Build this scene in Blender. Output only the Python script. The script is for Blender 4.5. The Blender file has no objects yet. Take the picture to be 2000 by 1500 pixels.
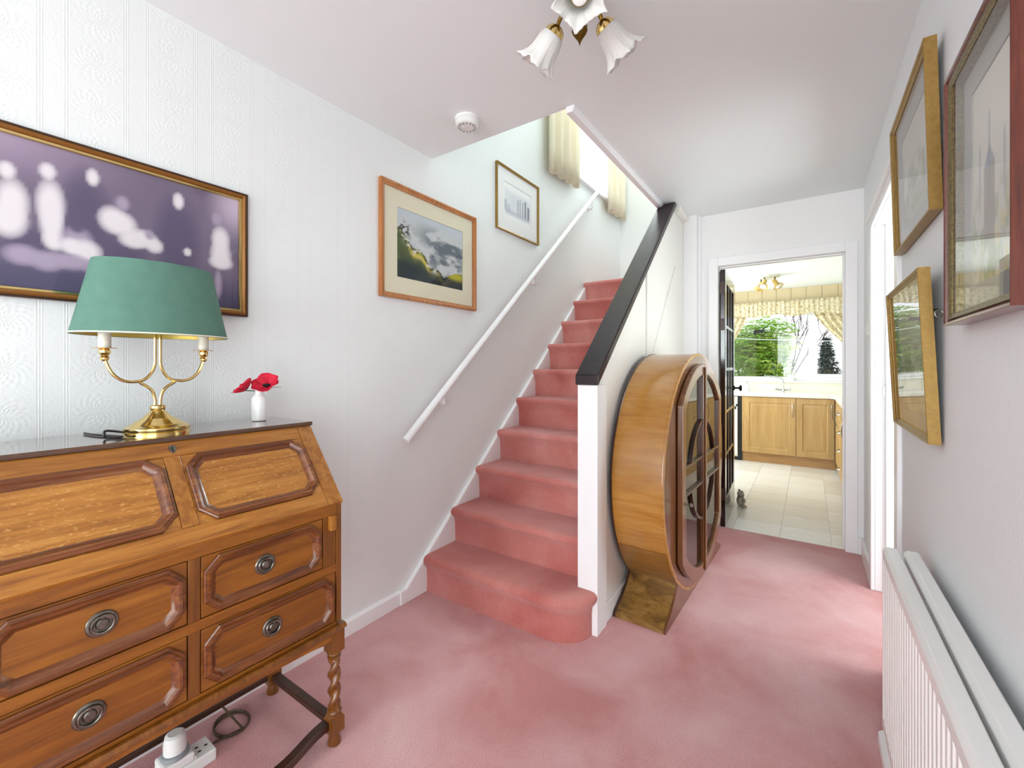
import bpy, bmesh, math, random
import numpy as np
from mathutils import Vector, Matrix
random.seed(7)
PI = math.pi
C = bpy.context.scene.collection
SC = bpy.context.scene

# ------------------------------------------------------------------ camera, world, lights, exposure
FPX, VX, V0, EYE = 850.0, 1580.0, 716.0, 1.22
YAW = math.atan((VX-1000.0)/FPX)
cd = bpy.data.cameras.new('camera'); cam = bpy.data.objects.new('camera', cd); C.objects.link(cam)
cam.location = (0, 0, EYE); cam.rotation_euler = (PI/2, 0, YAW)
cd.sensor_width = 36; cd.lens = FPX/2000*36; cd.shift_y = -(750-V0)/2000; cd.clip_start = 0.02
SC.camera = cam
SC.view_settings.view_transform = 'Standard'; SC.view_settings.look = 'None'
SC.view_settings.gamma = 1; SC.view_settings.use_curve_mapping = False
SC.view_settings.exposure = 0.8
SC.cycles.use_denoising = True
SC.cycles.max_bounces = 12; SC.cycles.diffuse_bounces = 8; SC.cycles.glossy_bounces = 5
SC.cycles.transparent_max_bounces = 16; SC.cycles.sample_clamp_indirect = 6; SC.cycles.caustics_reflective = False; SC.cycles.caustics_refractive = False

wd = bpy.data.worlds.new('sky'); SC.world = wd; wd.use_nodes = True
nt = wd.node_tree; bg = nt.nodes['Background']
tc = nt.nodes.new('ShaderNodeTexCoord'); sx = nt.nodes.new('ShaderNodeSeparateXYZ')
rp = nt.nodes.new('ShaderNodeValToRGB')
nt.links.new(tc.outputs['Generated'], sx.inputs[0]); nt.links.new(sx.outputs['Z'], rp.inputs[0]); nt.links.new(rp.outputs[0], bg.inputs['Color'])
rp.color_ramp.elements[0].position = 0.0; rp.color_ramp.elements[0].color = (0.93, 0.96, 1, 1)
rp.color_ramp.elements[1].position = 0.8; rp.color_ramp.elements[1].color = (0.72, 0.84, 1, 1)
bg.inputs['Strength'].default_value = 1.25

RWX = 1.10
def area(name, loc, rot, sx_, sy_, w, col=(1, 1, 1), portal=False):
    l = bpy.data.lights.new(name, 'AREA'); l.shape = 'RECTANGLE'; l.size = sx_; l.size_y = sy_; l.energy = w; l.color = col
    o = bpy.data.objects.new(name, l); C.objects.link(o); o.location = loc; o.rotation_euler = rot
    if portal: l.cycles.is_portal = True
    return o
area('hall_back_fill', (-0.72, -5.15, 1.25), (PI/2, 0, 0), 1.95, 2.2, 86, (0.88, 0.985, 1.0))  # added unseen fill light before the solid back wall, no front door there
area('kitchen_side_fill', (-1.36, 5.75, 1.35), (PI/2, 0, -PI/2), 1.6, 1.5, 23, (0.88, 0.97, 1.0))  # added fill light against the closed left wall, brightens the kitchen
area('side_room_assumed_light', (RWX, 2.68, 1.25), (PI/2, 0, PI/2), .9, 1.9, 18, (0.90, 1.0, 1.0))  # assumed light from the side room, a lamp before its closed wall
area('hall_side_fill', (.285, -1.05, 1.2), (PI/2, 0, PI/2), 1.5, 2.0, 19, (0.88, 0.985, 1.0))  # added fill light on the right wall behind the camera, no doorway there
area('stairwell_fill', (-0.95, 3.0, 4.3), (PI/2, 0, PI/2), 1.6, 1.2, 12, (0.92, 1.0, 1.0))  # added unseen fill light high in the stairwell, in front of solid wall
area('landing_fill', (-1.3, 4.6, 4.05), (math.radians(-48), 0, 0), .85, 1.0, 22, (0.90, 0.99, 1.0))  # added unseen fill light aimed down the stairs to lift the carpet
area('portal_stair_window', (-1.80, 3.92, 3.55), (PI/2, 0, -PI/2), 1.2, 1.2, 1, portal=True)
area('portal_kitchen_window', (-0.27, 7.06, 1.52), (PI/2, 0, PI), 2.05, 1.0, 1, portal=True)

# ------------------------------------------------------------------ materials
def lin(h):
    if isinstance(h, (tuple, list)): return tuple(h)[:3]
    h = h.lstrip('#'); o = []
    for i in (0, 2, 4):
        c = int(h[i:i+2], 16)/255
        o.append(c/12.92 if c <= .04045 else ((c+.055)/1.055)**2.4)
    return tuple(o)
def base(name):
    m = bpy.data.materials.new(name); m.use_nodes = True
    return m, m.node_tree, m.node_tree.nodes['Principled BSDF']
def N(nt, t, **k):
    n = nt.nodes.new(t)
    for a, b in k.items(): setattr(n, a, b)
    return n
def mapped(nt, scale=(1, 1, 1), space='Object'):
    t = N(nt, 'ShaderNodeTexCoord'); mp = N(nt, 'ShaderNodeMapping'); mp.inputs['Scale'].default_value = scale
    nt.links.new(t.outputs[space], mp.inputs[0]); return mp.outputs[0]
def ramp(nt, src, stops):
    r = N(nt, 'ShaderNodeValToRGB'); nt.links.new(src, r.inputs[0]); e = r.color_ramp.elements
    while len(e) < len(stops): e.new(0.5)
    for el, (p, c) in zip(e, stops): el.position = p; el.color = (*lin(c), 1)
    return r.outputs[0]
def bump(nt, p, h, strength=.3, dist=.002):
    b = N(nt, 'ShaderNodeBump'); b.inputs['Strength'].default_value = strength; b.inputs['Distance'].default_value = dist
    nt.links.new(h, b.inputs['Height']); nt.links.new(b.outputs[0], p.inputs['Normal'])
def pm(name, col, rough=.5, metal=0, spec=.5, coat=0, sheen=0, var=None, bmp=None, **k):
    m, nt, p = base(name)
    p.inputs['Base Color'].default_value = (*lin(col), 1); p.inputs['Roughness'].default_value = rough
    p.inputs['Metallic'].default_value = metal; p.inputs['Specular IOR Level'].default_value = spec
    p.inputs['Coat Weight'].default_value = coat; p.inputs['Coat Roughness'].default_value = .08
    p.inputs['Sheen Weight'].default_value = sheen
    if var:
        sc, c2 = var
        n = N(nt, 'ShaderNodeTexNoise'); n.inputs['Scale'].default_value = sc; n.inputs['Detail'].default_value = 4
        nt.links.new(mapped(nt), n.inputs['Vector'])
        nt.links.new(ramp(nt, n.outputs['Fac'], [(.3, col), (.7, c2)]), p.inputs['Base Color'])
    if bmp:
        sc, st, d = bmp
        n = N(nt, 'ShaderNodeTexNoise'); n.inputs['Scale'].default_value = sc; n.inputs['Detail'].default_value = 3
        nt.links.new(mapped(nt), n.inputs['Vector']); bump(nt, p, n.outputs['Fac'], st, d)
    return m
def wood(name, dark, mid, light, axis='Y', rough=.35, scale=1.0, coat=.25, fleck=None, stretch=14):
    m, nt, p = base(name)
    s = [28*scale]*3; s['XYZ'.index(axis)] = 28*scale/stretch
    v = mapped(nt, tuple(s))
    n = N(nt, 'ShaderNodeTexNoise'); n.inputs['Scale'].default_value = 1.6; n.inputs['Detail'].default_value = 7; n.inputs['Roughness'].default_value = .65; n.inputs['Distortion'].default_value = .6
    nt.links.new(v, n.inputs['Vector'])
    col = ramp(nt, n.outputs['Fac'], [(.3, dark), (.5, mid), (.72, light)])
    big = N(nt, 'ShaderNodeTexNoise'); big.inputs['Scale'].default_value = .16; big.inputs['Detail'].default_value = 2; nt.links.new(v, big.inputs['Vector'])
    mx = N(nt, 'ShaderNodeMix', data_type='RGBA', blend_type='MULTIPLY'); mx.inputs[0].default_value = .45
    nt.links.new(col, mx.inputs[6]); nt.links.new(ramp(nt, big.outputs['Fac'], [(.3, (.55, .5, .45)), (.65, (1, 1, 1))]), mx.inputs[7])
    out = mx.outputs[2]
    if fleck:
        s2 = [150*scale]*3; s2['XYZ'.index(axis)] = 55*scale
        vo = N(nt, 'ShaderNodeTexNoise'); vo.inputs['Scale'].default_value = 1; vo.inputs['Detail'].default_value = 1; nt.links.new(mapped(nt, tuple(s2)), vo.inputs['Vector'])
        mk = N(nt, 'ShaderNodeMapRange'); mk.inputs[1].default_value = .6; mk.inputs[2].default_value = .75; nt.links.new(vo.outputs['Fac'], mk.inputs[0])
        mk.inputs[4].default_value = .6
        m2 = N(nt, 'ShaderNodeMix', data_type='RGBA'); nt.links.new(mk.outputs[0], m2.inputs[0]); nt.links.new(out, m2.inputs[6]); m2.inputs[7].default_value = (*lin(fleck), 1)
        out = m2.outputs[2]
    nt.links.new(out, p.inputs['Base Color']); p.inputs['Roughness'].default_value = rough
    p.inputs['Coat Weight'].default_value = coat; p.inputs['Coat Roughness'].default_value = .12
    bump(nt, p, n.outputs['Fac'], .12, .001)
    return m
def carpet(name, a, b, c_, pile=300):
    m, nt, p = base(name)
    v = mapped(nt)
    n = N(nt, 'ShaderNodeTexNoise'); n.inputs['Scale'].default_value = 2.0; n.inputs['Detail'].default_value = 5; n.inputs['Roughness'].default_value = .55; n.inputs['Distortion'].default_value = .35; nt.links.new(v, n.inputs['Vector'])
    f = N(nt, 'ShaderNodeTexNoise'); f.inputs['Scale'].default_value = pile; f.inputs['Detail'].default_value = 2; nt.links.new(v, f.inputs['Vector'])
    mx = N(nt, 'ShaderNodeMix', data_type='RGBA', blend_type='MULTIPLY'); mx.inputs[0].default_value = .55
    nt.links.new(ramp(nt, n.outputs['Fac'], [(.36, a), (.5, b), (.66, c_)]), mx.inputs[6])
    nt.links.new(ramp(nt, f.outputs['Fac'], [(.36, (.6, .56, .56)), (.6, (1, 1, 1))]), mx.inputs[7])
    nt.links.new(mx.outputs[2], p.inputs['Base Color']); p.inputs['Roughness'].default_value = .95; p.inputs['Specular IOR Level'].default_value = .1
    p.inputs['Sheen Weight'].default_value = .5; p.inputs['Sheen Roughness'].default_value = .45; p.inputs['Sheen Tint'].default_value = (1, .78, .78, 1)
    bump(nt, p, f.outputs['Fac'], .7, .006)
    return m
def math_n(nt, op, a, b=None):
    n = N(nt, 'ShaderNodeMath', operation=op)
    for i, x in enumerate((a, b)):
        if x is None: continue
        if isinstance(x, (int, float)): n.inputs[i].default_value = x
        else: nt.links.new(x, n.inputs[i])
    return n.outputs[0]
def wallpaper(name, col, medallions=True):
    m, nt, p = base(name); p.inputs['Base Color'].default_value = (*lin(col), 1); p.inputs['Roughness'].default_value = .62; p.inputs['Specular IOR Level'].default_value = .3
    g = N(nt, 'ShaderNodeNewGeometry'); s = N(nt, 'ShaderNodeSeparateXYZ'); nt.links.new(g.outputs['Position'], s.inputs[0])
    M = lambda op, a, b=None: math_n(nt, op, a, b)
    nz = N(nt, 'ShaderNodeTexNoise'); nz.inputs['Scale'].default_value = 130; nz.inputs['Detail'].default_value = 3; nt.links.new(g.outputs['Position'], nz.inputs['Vector'])
    if medallions:
        P, Q = .183, .128
        yy = M('MULTIPLY', M('SUBTRACT', M('FRACT', M('DIVIDE', M('ADD', s.outputs['Y'], 9.9665), P)), .5), P)
        zz = M('MULTIPLY', M('SUBTRACT', M('FRACT', M('DIVIDE', s.outputs['Z'], Q)), .5), Q)
        r = M('SQRT', M('ADD', M('MULTIPLY', yy, yy), M('MULTIPLY', zz, zz)))
        th = M('ARCTAN2', zz, yy)
        petals = M('MULTIPLY', M('SINE', M('ADD', M('MULTIPLY', th, 14), M('MULTIPLY', r, 90))), M('SINE', M('MULTIPLY', r, 290)))
        inside = M('LESS_THAN', r, .054)
        medal = M('MULTIPLY', petals, inside)
        ay = M('ABSOLUTE', yy)
        band = M('MULTIPLY', M('GREATER_THAN', ay, .058), M('LESS_THAN', ay, .072))
        lines = M('MULTIPLY', M('SINE', M('MULTIPLY', ay, 1100)), band)
        beads = M('MULTIPLY', M('MULTIPLY', M('SINE', M('MULTIPLY', zz, 600)), .5), band)
        h = M('ADD', M('ADD', M('MULTIPLY', medal, .6), M('MULTIPLY', M('ADD', lines, beads), .5)), M('MULTIPLY', nz.outputs['Fac'], 1.1))
        bump(nt, p, h, .32, .0016)
    else:
        wv = N(nt, 'ShaderNodeTexNoise'); wv.inputs['Scale'].default_value = 1; wv.inputs['Detail'].default_value = 3
        mp = N(nt, 'ShaderNodeMapping'); mp.inputs['Scale'].default_value = (160, 160, 26); nt.links.new(g.outputs['Position'], mp.inputs[0]); nt.links.new(mp.outputs[0], wv.inputs['Vector'])
        bump(nt, p, M('ADD', wv.outputs['Fac'], nz.outputs['Fac']), .35, .002)
    return m
def glass(name, ior=1.5, tint=(1, 1, 1), rough=.01):
    m = bpy.data.materials.new(name); m.use_nodes = True; nt = m.node_tree; nt.nodes.remove(nt.nodes['Principled BSDF'])
    g = N(nt, 'ShaderNodeNewGeometry'); dt = N(nt, 'ShaderNodeVectorMath', operation='DOT_PRODUCT')
    nt.links.new(g.outputs['Normal'], dt.inputs[0]); nt.links.new(g.outputs['Incoming'], dt.inputs[1])
    f0 = ((ior-1)/(ior+1))**2
    k = math_n(nt, 'POWER', math_n(nt, 'SUBTRACT', 1.0, math_n(nt, 'ABSOLUTE', dt.outputs['Value'])), 5)
    fr = math_n(nt, 'ADD', math_n(nt, 'MULTIPLY', k, 1-f0), f0)
    t = N(nt, 'ShaderNodeBsdfTransparent'); t.inputs[0].default_value = (*tint, 1)
    gl = N(nt, 'ShaderNodeBsdfGlossy'); gl.inputs['Roughness'].default_value = rough
    mx = N(nt, 'ShaderNodeMixShader'); nt.links.new(fr, mx.inputs[0]); nt.links.new(t.outputs[0], mx.inputs[1]); nt.links.new(gl.outputs[0], mx.inputs[2])
    nt.links.new(mx.outputs[0], nt.nodes['Material Output'].inputs[0]); return m
def translucent(name, col, a=.5, rough=.8):
    m = bpy.data.materials.new(name); m.use_nodes = True; nt = m.node_tree; p = nt.nodes['Principled BSDF']
    p.inputs['Base Color'].default_value = (*lin(col), 1); p.inputs['Roughness'].default_value = rough
    t = N(nt, 'ShaderNodeBsdfTranslucent'); t.inputs[0].default_value = (*lin(col), 1)
    mx = N(nt, 'ShaderNodeMixShader'); mx.inputs[0].default_value = a
    nt.links.new(p.outputs[0], mx.inputs[1]); nt.links.new(t.outputs[0], mx.inputs[2]); nt.links.new(mx.outputs[0], nt.nodes['Material Output'].inputs[0]); return m
def vcol(name, rough=.7):
    m, nt, p = base(name); a = N(nt, 'ShaderNodeAttribute', attribute_name='Col'); nt.links.new(a.outputs['Color'], p.inputs['Base Color']); p.inputs['Roughness'].default_value = rough; p.inputs['Specular IOR Level'].default_value = .2
    return m

M_WALLP = wallpaper('embossed_wallpaper', (.775, .80, .795))
M_WALLR = wallpaper('woven_wallpaper', (.82, .845, .86), False)
M_CEIL = pm('ceiling_paint', (.82, .86, .865), .75, spec=.2, bmp=(90, .12, .002))
M_PANEL = pm('cream_partition_paint', (.83, .81, .77), .45)
M_WHITE = pm('white_gloss_paint', (.86, .86, .87), .3, bmp=(30, .03, .002))
M_WHITEW = pm('white_matt_paint', (.84, .84, .84), .7)
M_CARPET = carpet('pink_carpet', '#cb8888', '#daa3a3', '#e6b9b9')
M_STAIRC = carpet('pink_stair_carpet', '#bd6860', '#cd8078', '#d8958e')
M_OAK_L = wood('oak_fall_front', '#824b14', '#ad7029', '#c48b42', 'Y', .42, 1.5, .12, fleck='#d3a05a')
M_OAK_R = wood('oak_rail', '#7f4812', '#a56823', '#bd8238', 'Y', .42, 1.5, .12)
M_OAK_LZ = wood('oak_stile', '#7f4812', '#a56823', '#bd8238', 'Z', .3, 1.2, .3)
M_OAK_D = wood('oak_drawer', '#69380a', '#8a5010', '#a2661d', 'Y', .38, .8, .15)
M_OAK_DZ = wood('oak_dark_leg', '#5c310b', '#784510', '#8f5a1c', 'Z', .28, 1.2, .35)
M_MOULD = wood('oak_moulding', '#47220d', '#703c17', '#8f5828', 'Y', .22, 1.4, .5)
M_OAK_TOP = wood('polished_dark_oak_top', '#3a2417', '#54341f', '#6b452a', 'Y', .1, 1.0, 1.0)
M_STAINED = wood('dark_stained_oak', '#2a150b', '#3d2212', '#54311a', 'Y', .35, 1.0, .2)
M_EDGE = pm('dark_joint_shadow_gap', '#2a160c', .6)
M_PEWTER = pm('aged_pewter', '#8f8a80', .3, .95, var=(60, '#605b52'))
M_BRASS = pm('polished_brass', '#e6cb88', .14, 1.0)
M_BRASSD = pm('antique_brass', '#8a6a2a', .3, 1.0, var=(40, '#5c4420'))
M_VENEER = wood('walnut_veneer', '#a26c2a', '#b27c34', '#bf9049', 'X', .26, .7, .5, stretch=8)
M_VEN_FACE = wood('walnut_face', '#543019', '#704525', '#855830', 'Z', .22, .9, .6)
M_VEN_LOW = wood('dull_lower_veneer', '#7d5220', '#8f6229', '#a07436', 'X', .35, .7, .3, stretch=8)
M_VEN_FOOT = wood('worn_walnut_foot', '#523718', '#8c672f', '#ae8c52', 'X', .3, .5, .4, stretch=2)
M_DKFRAME = pm('dark_walnut_bar', '#3b2015', .3, coat=.4)
M_CABGLASS = glass('cabinet_glass', 2.5, (.5, .45, .4))
M_GLASS = glass('clear_glass', 1.36)
M_PGLASS = glass('picture_glass', 1.5)
M_BLACKP = pm('dark_brown_gloss_paint', '#1d1014', .16, coat=.5)
M_RAIL = pm('black_brown_painted_rail', '#1a0c12', .3, spec=.35, coat=.05, var=(14, '#2d1a20'))
M_LAMPG = pm('green_card_shade', '#51786a', .8, var=(30, '#577f70'))
M_SHADEIN = pm('gold_shade_lining', '#c8b45a', .35, .6)
M_IVORY = pm('ivory_plastic', '#ece8d6', .4)
M_CHINA = pm('white_china', '#f0f0ee', .12, coat=.4)
M_RED = pm('red_paper', '#cf1235', .7)
M_BLACK = pm('black_paper', '#14161a', .6)
M_LEAFP = pm('green_paper_leaf', '#1f5a3a', .7)
M_CREAM = pm('cream_mount_board', '#e2dcc2', .85)
M_MOUNTW = pm('white_mount_board', '#eeeeee', .85)
M_MOUNTG = pm('grey_mount_board', '#9fa19d', .85)
M_PINE = wood('honey_frame', '#9c5c2c', '#b5743c', '#c98d55', 'Z', .35, 1.5, .2)
M_GOLD = pm('gold_leaf', '#a08042', .4, .45, var=(90, '#8f7036'))
M_GOLDO = pm('worn_gilt', '#8d7a4a', .4, .6, var=(220, '#4d4226'))
M_MAHOG = wood('mahogany_frame', '#4a1a10', '#6c2c1a', '#80402a', 'Z', .25, 1.2, .4)
M_BRWNF = pm('brown_gilt_frame', '#8a5a22', .35, .3)
M_DKBRN = pm('dark_brown_edge', '#3a1e12', .4)
M_PRINT = vcol('printed_picture')
M_PLASTW = pm('white_plastic', '#e6e6e4', .35)
M_GREYP = pm('grey_plastic', '#8d9296', .4)
M_CORD = pm('brown_flex', '#4b3a26', .5)
M_BLKCORD = pm('black_flex', '#1a1618', .35)
M_RAD = pm('radiator_enamel', (.86, .86, .85), .3)
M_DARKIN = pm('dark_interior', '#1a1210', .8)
M_FROST = translucent('frosted_glass_shade', '#f1f1ee', .3, .3)
M_BULB = pm('opal_bulb', '#f4f4f2', .2)
M_BEECH = wood('beech_kitchen_door', '#b08a50', '#bc985f', '#c6a46e', 'Z', .4, .6, .1, stretch=10)
M_PLINTH = wood('beech_plinth', '#a97f4c', '#b58b58', '#c09a68', 'X', .45, .6, .1)
M_WORKTOP = pm('white_worktop', '#e9e7e2', .25, var=(200, '#dedbd4'))
M_CHROME = pm('chrome', '#cfd0d0', .12, 1.0)
M_UPVC = pm('white_upvc', '#f0f1f2', .28)
M_KWALL = pm('cream_kitchen_wall', '#efeadc', .6)
M_CLAD = pm('beige_cladding_board', '#d8c6a2', .5)
M_GREYBEAR = pm('grey_beige_plush', '#a3998a', .95, sheen=.3, var=(60, '#b5ab9b'), bmp=(260, .6, .006))
M_CURTC = translucent('cream_curtain_cloth', '#f3ecd8', .3)
M_BARK = pm('bark', '#4a3b2c', .9)
M_LEAF1 = translucent('glossy_green_leaf', (.40, .62, .10), .35, .4)
M_LEAF2 = translucent('yellow_green_leaf', (.60, .70, .16), .35, .4)
M_LEAF3 = pm('dark_conifer', (.035, .06, .05), .8, var=(9, (.06, .09, .07)))
M_LEAF4 = pm('russet_hedge', (.14, .10, .07), .8, var=(14, (.09, .12, .05)))
M_LAWN = pm('lawn', (.08, .13, .03), .9, var=(3, (.11, .16, .04)))
M_SCREEN = pm('appliance_black', '#141416', .3)
def floral(name):
    m, nt, p = base(name); v = mapped(nt)
    n = N(nt, 'ShaderNodeTexNoise'); n.inputs['Scale'].default_value = 38; n.inputs['Detail'].default_value = 3; nt.links.new(v, n.inputs['Vector'])
    n2 = N(nt, 'ShaderNodeTexVoronoi'); n2.inputs['Scale'].default_value = 30; nt.links.new(v, n2.inputs['Vector'])
    mx = N(nt, 'ShaderNodeMix', data_type='RGBA', blend_type='MULTIPLY'); mx.inputs[0].default_value = .6
    nt.links.new(ramp(nt, n.outputs['Fac'], [(.36, '#c6b180'), (.46, '#dfd2ae'), (.56, '#f0ead6'), (.68, '#e2d0a2')]), mx.inputs[6])
    nt.links.new(ramp(nt, n2.outputs['Distance'], [(.05, '#c9b07c'), (.25, '#ffffff')]), mx.inputs[7])
    t = N(nt, 'ShaderNodeBsdfTranslucent'); nt.links.new(mx.outputs[2], t.inputs[0]); nt.links.new(mx.outputs[2], p.inputs['Base Color']); p.inputs['Roughness'].default_value = .85
    ms = N(nt, 'ShaderNodeMixShader'); ms.inputs[0].default_value = .25; nt.links.new(p.outputs[0], ms.inputs[1]); nt.links.new(t.outputs[0], ms.inputs[2]); nt.links.new(ms.outputs[0], nt.nodes['Material Output'].inputs[0])
    return m
M_FLORAL = floral('floral_curtain_cloth')
def vinyl(name):
    m, nt, p = base(name); oi = N(nt, 'ShaderNodeObjectInfo')
    v = mapped(nt, (6, 60, 6)); n = N(nt, 'ShaderNodeTexNoise'); n.inputs['Scale'].default_value = 1.2; n.inputs['Detail'].default_value = 4; nt.links.new(v, n.inputs['Vector'])
    mx = N(nt, 'ShaderNodeMix', data_type='RGBA', blend_type='MULTIPLY'); mx.inputs[0].default_value = .5
    nt.links.new(ramp(nt, n.outputs['Fac'], [(.3, '#dfdcd6'), (.7, '#efeeec')]), mx.inputs[6])
    nt.links.new(ramp(nt, oi.outputs['Random'], [(.0, '#dcd5c8'), (1, '#ffffff')]), mx.inputs[7])
    nt.links.new(mx.outputs[2], p.inputs['Base Color']); p.inputs['Roughness'].default_value = .3
    return m
M_VINYL = vinyl('vinyl_tile')

# ------------------------------------------------------------------ mesh helpers
class MB:
    def __init__(s): s.v = []; s.f = []
    def add(s, vs, fs):
        o = len(s.v); s.v += [tuple(x) for x in vs]; s.f += [tuple(i+o for i in f) for f in fs]; return s
    def box(s, x0, x1, y0, y1, z0, z1):
        return s.add([(x0, y0, z0), (x1, y0, z0), (x1, y1, z0), (x0, y1, z0), (x0, y0, z1), (x1, y0, z1), (x1, y1, z1), (x0, y1, z1)],
                     [(0, 3, 2, 1), (4, 5, 6, 7), (0, 1, 5, 4), (1, 2, 6, 5), (2, 3, 7, 6), (3, 0, 4, 7)])
    def prism(s, pts, a, b, axis='X'):
        def P(p, t): return (t, p[0], p[1]) if axis == 'X' else ((p[0], t, p[1]) if axis == 'Y' else (p[0], p[1], t))
        n = len(pts); vs = [P(p, a) for p in pts]+[P(p, b) for p in pts]
        return s.add(vs, [tuple(range(n-1, -1, -1)), tuple(range(n, 2*n))]+[(i, (i+1) % n, n+(i+1) % n, n+i) for i in range(n)])
    def lathe(s, prof, c=(0, 0, 0), n=24, M=None, sx=1, sy=1, mod=None):
        vs = []
        for r, z in prof:
            for k in range(n):
                a = 2*PI*k/n; rr = r*(mod(a, z) if mod else 1)
                q = Vector((rr*math.cos(a)*sx, rr*math.sin(a)*sy, z))
                if M: q = M @ q
                vs.append((q[0]+c[0], q[1]+c[1], q[2]+c[2]))
        fs = []
        for j in range(len(prof)-1):
            for k in range(n): fs.append((j*n+k, j*n+(k+1) % n, (j+1)*n+(k+1) % n, (j+1)*n+k))
        if prof[0][0] > 1e-6: fs.append(tuple(range(n-1, -1, -1)))
        if prof[-1][0] > 1e-6: fs.append(tuple((len(prof)-1)*n+k for k in range(n)))
        return s.add(vs, fs)
    def openlathe(s, prof, c=(0, 0, 0), n=24, M=None, sx=1, sy=1, mod=None):
        k0 = len(s.f); s.lathe(prof, c, n, M, sx, sy, mod)
        s.f = [f for i, f in enumerate(s.f) if i < k0 or len(f) == 4]; return s
    def tube(s, path, r, n=8, closed=False):
        P = [Vector(p) for p in path]; m = len(P); R = r if isinstance(r, (list, tuple)) else [r]*m
        up = None; vs = []
        for i in range(m):
            a = P[(i-1) % m] if (closed or i > 0) else P[i]; b = P[(i+1) % m] if (closed or i < m-1) else P[i]
            t = (b-a).normalized()
            if up is None: up = t.orthogonal().normalized()
            else: up = (up-t*up.dot(t)).normalized()
            sd = t.cross(up)
            for k in range(n):
                an = 2*PI*k/n; vs.append(tuple(P[i]+(up*math.cos(an)+sd*math.sin(an))*R[i]))
        fs = []
        for i in range(m if closed else m-1):
            j = (i+1) % m
            for k in range(n): fs.append((i*n+k, i*n+(k+1) % n, j*n+(k+1) % n, j*n+k))
        if not closed: fs += [tuple(range(n-1, -1, -1)), tuple((m-1)*n+k for k in range(n))]
        return s.add(vs, fs)
    def ring(s, mp, u0, u1, v0, v1, prof, c=0.0, cap=False, loop=False):
        def outline(d):
            a, b, e, f = u0+d, u1-d, v0+d, v1-d; k = max(c-.586*d, 0)
            if c <= 0: return [(a, e), (b, e), (b, f), (a, f)]
            return [(a+k, e), (b-k, e), (b, e+k), (b, f-k), (b-k, f), (a+k, f), (a, f-k), (a, e+k)]
        vs = []; n = 8 if c > 0 else 4
        for d, h in prof: vs += [mp(u, v, h) for u, v in outline(d)]
        fs = []; m = len(prof)
        for j in range(m if loop else m-1):
            jj = (j+1) % m
            for k in range(n): fs.append((j*n+k, j*n+(k+1) % n, jj*n+(k+1) % n, jj*n+k))
        if cap: fs.append(tuple((m-1)*n+k for k in range(n)))
        return s.add(vs, fs)
    def grid(s, fn, nu, nv):
        vs = [fn(i/nu, j/nv) for j in range(nv+1) for i in range(nu+1)]
        return s.add(vs, [(j*(nu+1)+i, j*(nu+1)+i+1, (j+1)*(nu+1)+i+1, (j+1)*(nu+1)+i) for j in range(nv) for i in range(nu)])
    def ball(s, c, rx, ry=None, rz=None, nu=16, nv=10):
        ry = ry or rx; rz = rz or rx
        return s.lathe([(max(math.sin(PI*j/nv), 0), -math.cos(PI*j/nv)) if 0 < j < nv else (1e-5, -math.cos(PI*j/nv)) for j in range(nv+1)], c, nu, Matrix.Diagonal((rx, ry, rz)))
    def xf(s, M): s.v = [tuple(M @ Vector(p)) for p in s.v]; return s
def root_loc(o):
    l = Vector(o.location)
    while o.parent: o = o.parent; l = l+Vector(o.location)
    return l
def build(mb, name, mat, parent=None, local=False, smooth=30, bevel=0, solid=0, recalc=True, seg=2, sub=0):
    me = bpy.data.meshes.new(name)
    if parent is not None: off = Vector((0, 0, 0)) if local else root_loc(parent); loc = Vector((0, 0, 0))
    else:
        a = np.array(mb.v); off = Vector(((a[:, 0].min()+a[:, 0].max())/2, (a[:, 1].min()+a[:, 1].max())/2, a[:, 2].min())); loc = off
    me.from_pydata([(x-off[0], y-off[1], z-off[2]) for x, y, z in mb.v], [], mb.f)
    if recalc:
        bm = bmesh.new(); bm.from_mesh(me); bmesh.ops.recalc_face_normals(bm, faces=bm.faces[:]); bm.to_mesh(me); bm.free()
    me.materials.append(mat)
    if smooth:
        me.polygons.foreach_set('use_smooth', [True]*len(me.polygons))
        me.set_sharp_from_angle(angle=math.radians(smooth))
    o = bpy.data.objects.new(name, me); o.location = loc; C.objects.link(o)
    if parent is not None: o.parent = parent
    if solid: md = o.modifiers.new('thick', 'SOLIDIFY'); md.thickness = solid; md.offset = 0
    if bevel:
        md = o.modifiers.new('bevel', 'BEVEL'); md.width = bevel; md.segments = seg; md.limit_method = 'ANGLE'; md.angle_limit = math.radians(35)
    if sub: md = o.modifiers.new('sub', 'SUBSURF'); md.levels = sub; md.render_levels = sub
    return o
def tag(o, label, cat, group=None):
    o['label'] = label; o['category'] = cat
    if group: o['group'] = group
    return o
def thing(name, label, cat, loc, rz=0, group=None):
    o = bpy.data.objects.new(name, None); C.objects.link(o); o.location = loc; o.rotation_euler = (0, 0, rz); o.empty_display_size = .1
    return tag(o, label, cat, group)
def struct(mb, name, mat, parent=None, **k):
    o = build(mb, name, mat, parent, **k)
    if parent is None: o['kind'] = 'structure'
    return o
def copytree(o, parent=None):
    c = o.copy(); C.objects.link(c)
    if parent is not None: c.parent = parent
    for ch in list(o.children): copytree(ch, c)
    return c
def bx(*a): return MB().box(*a)
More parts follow.
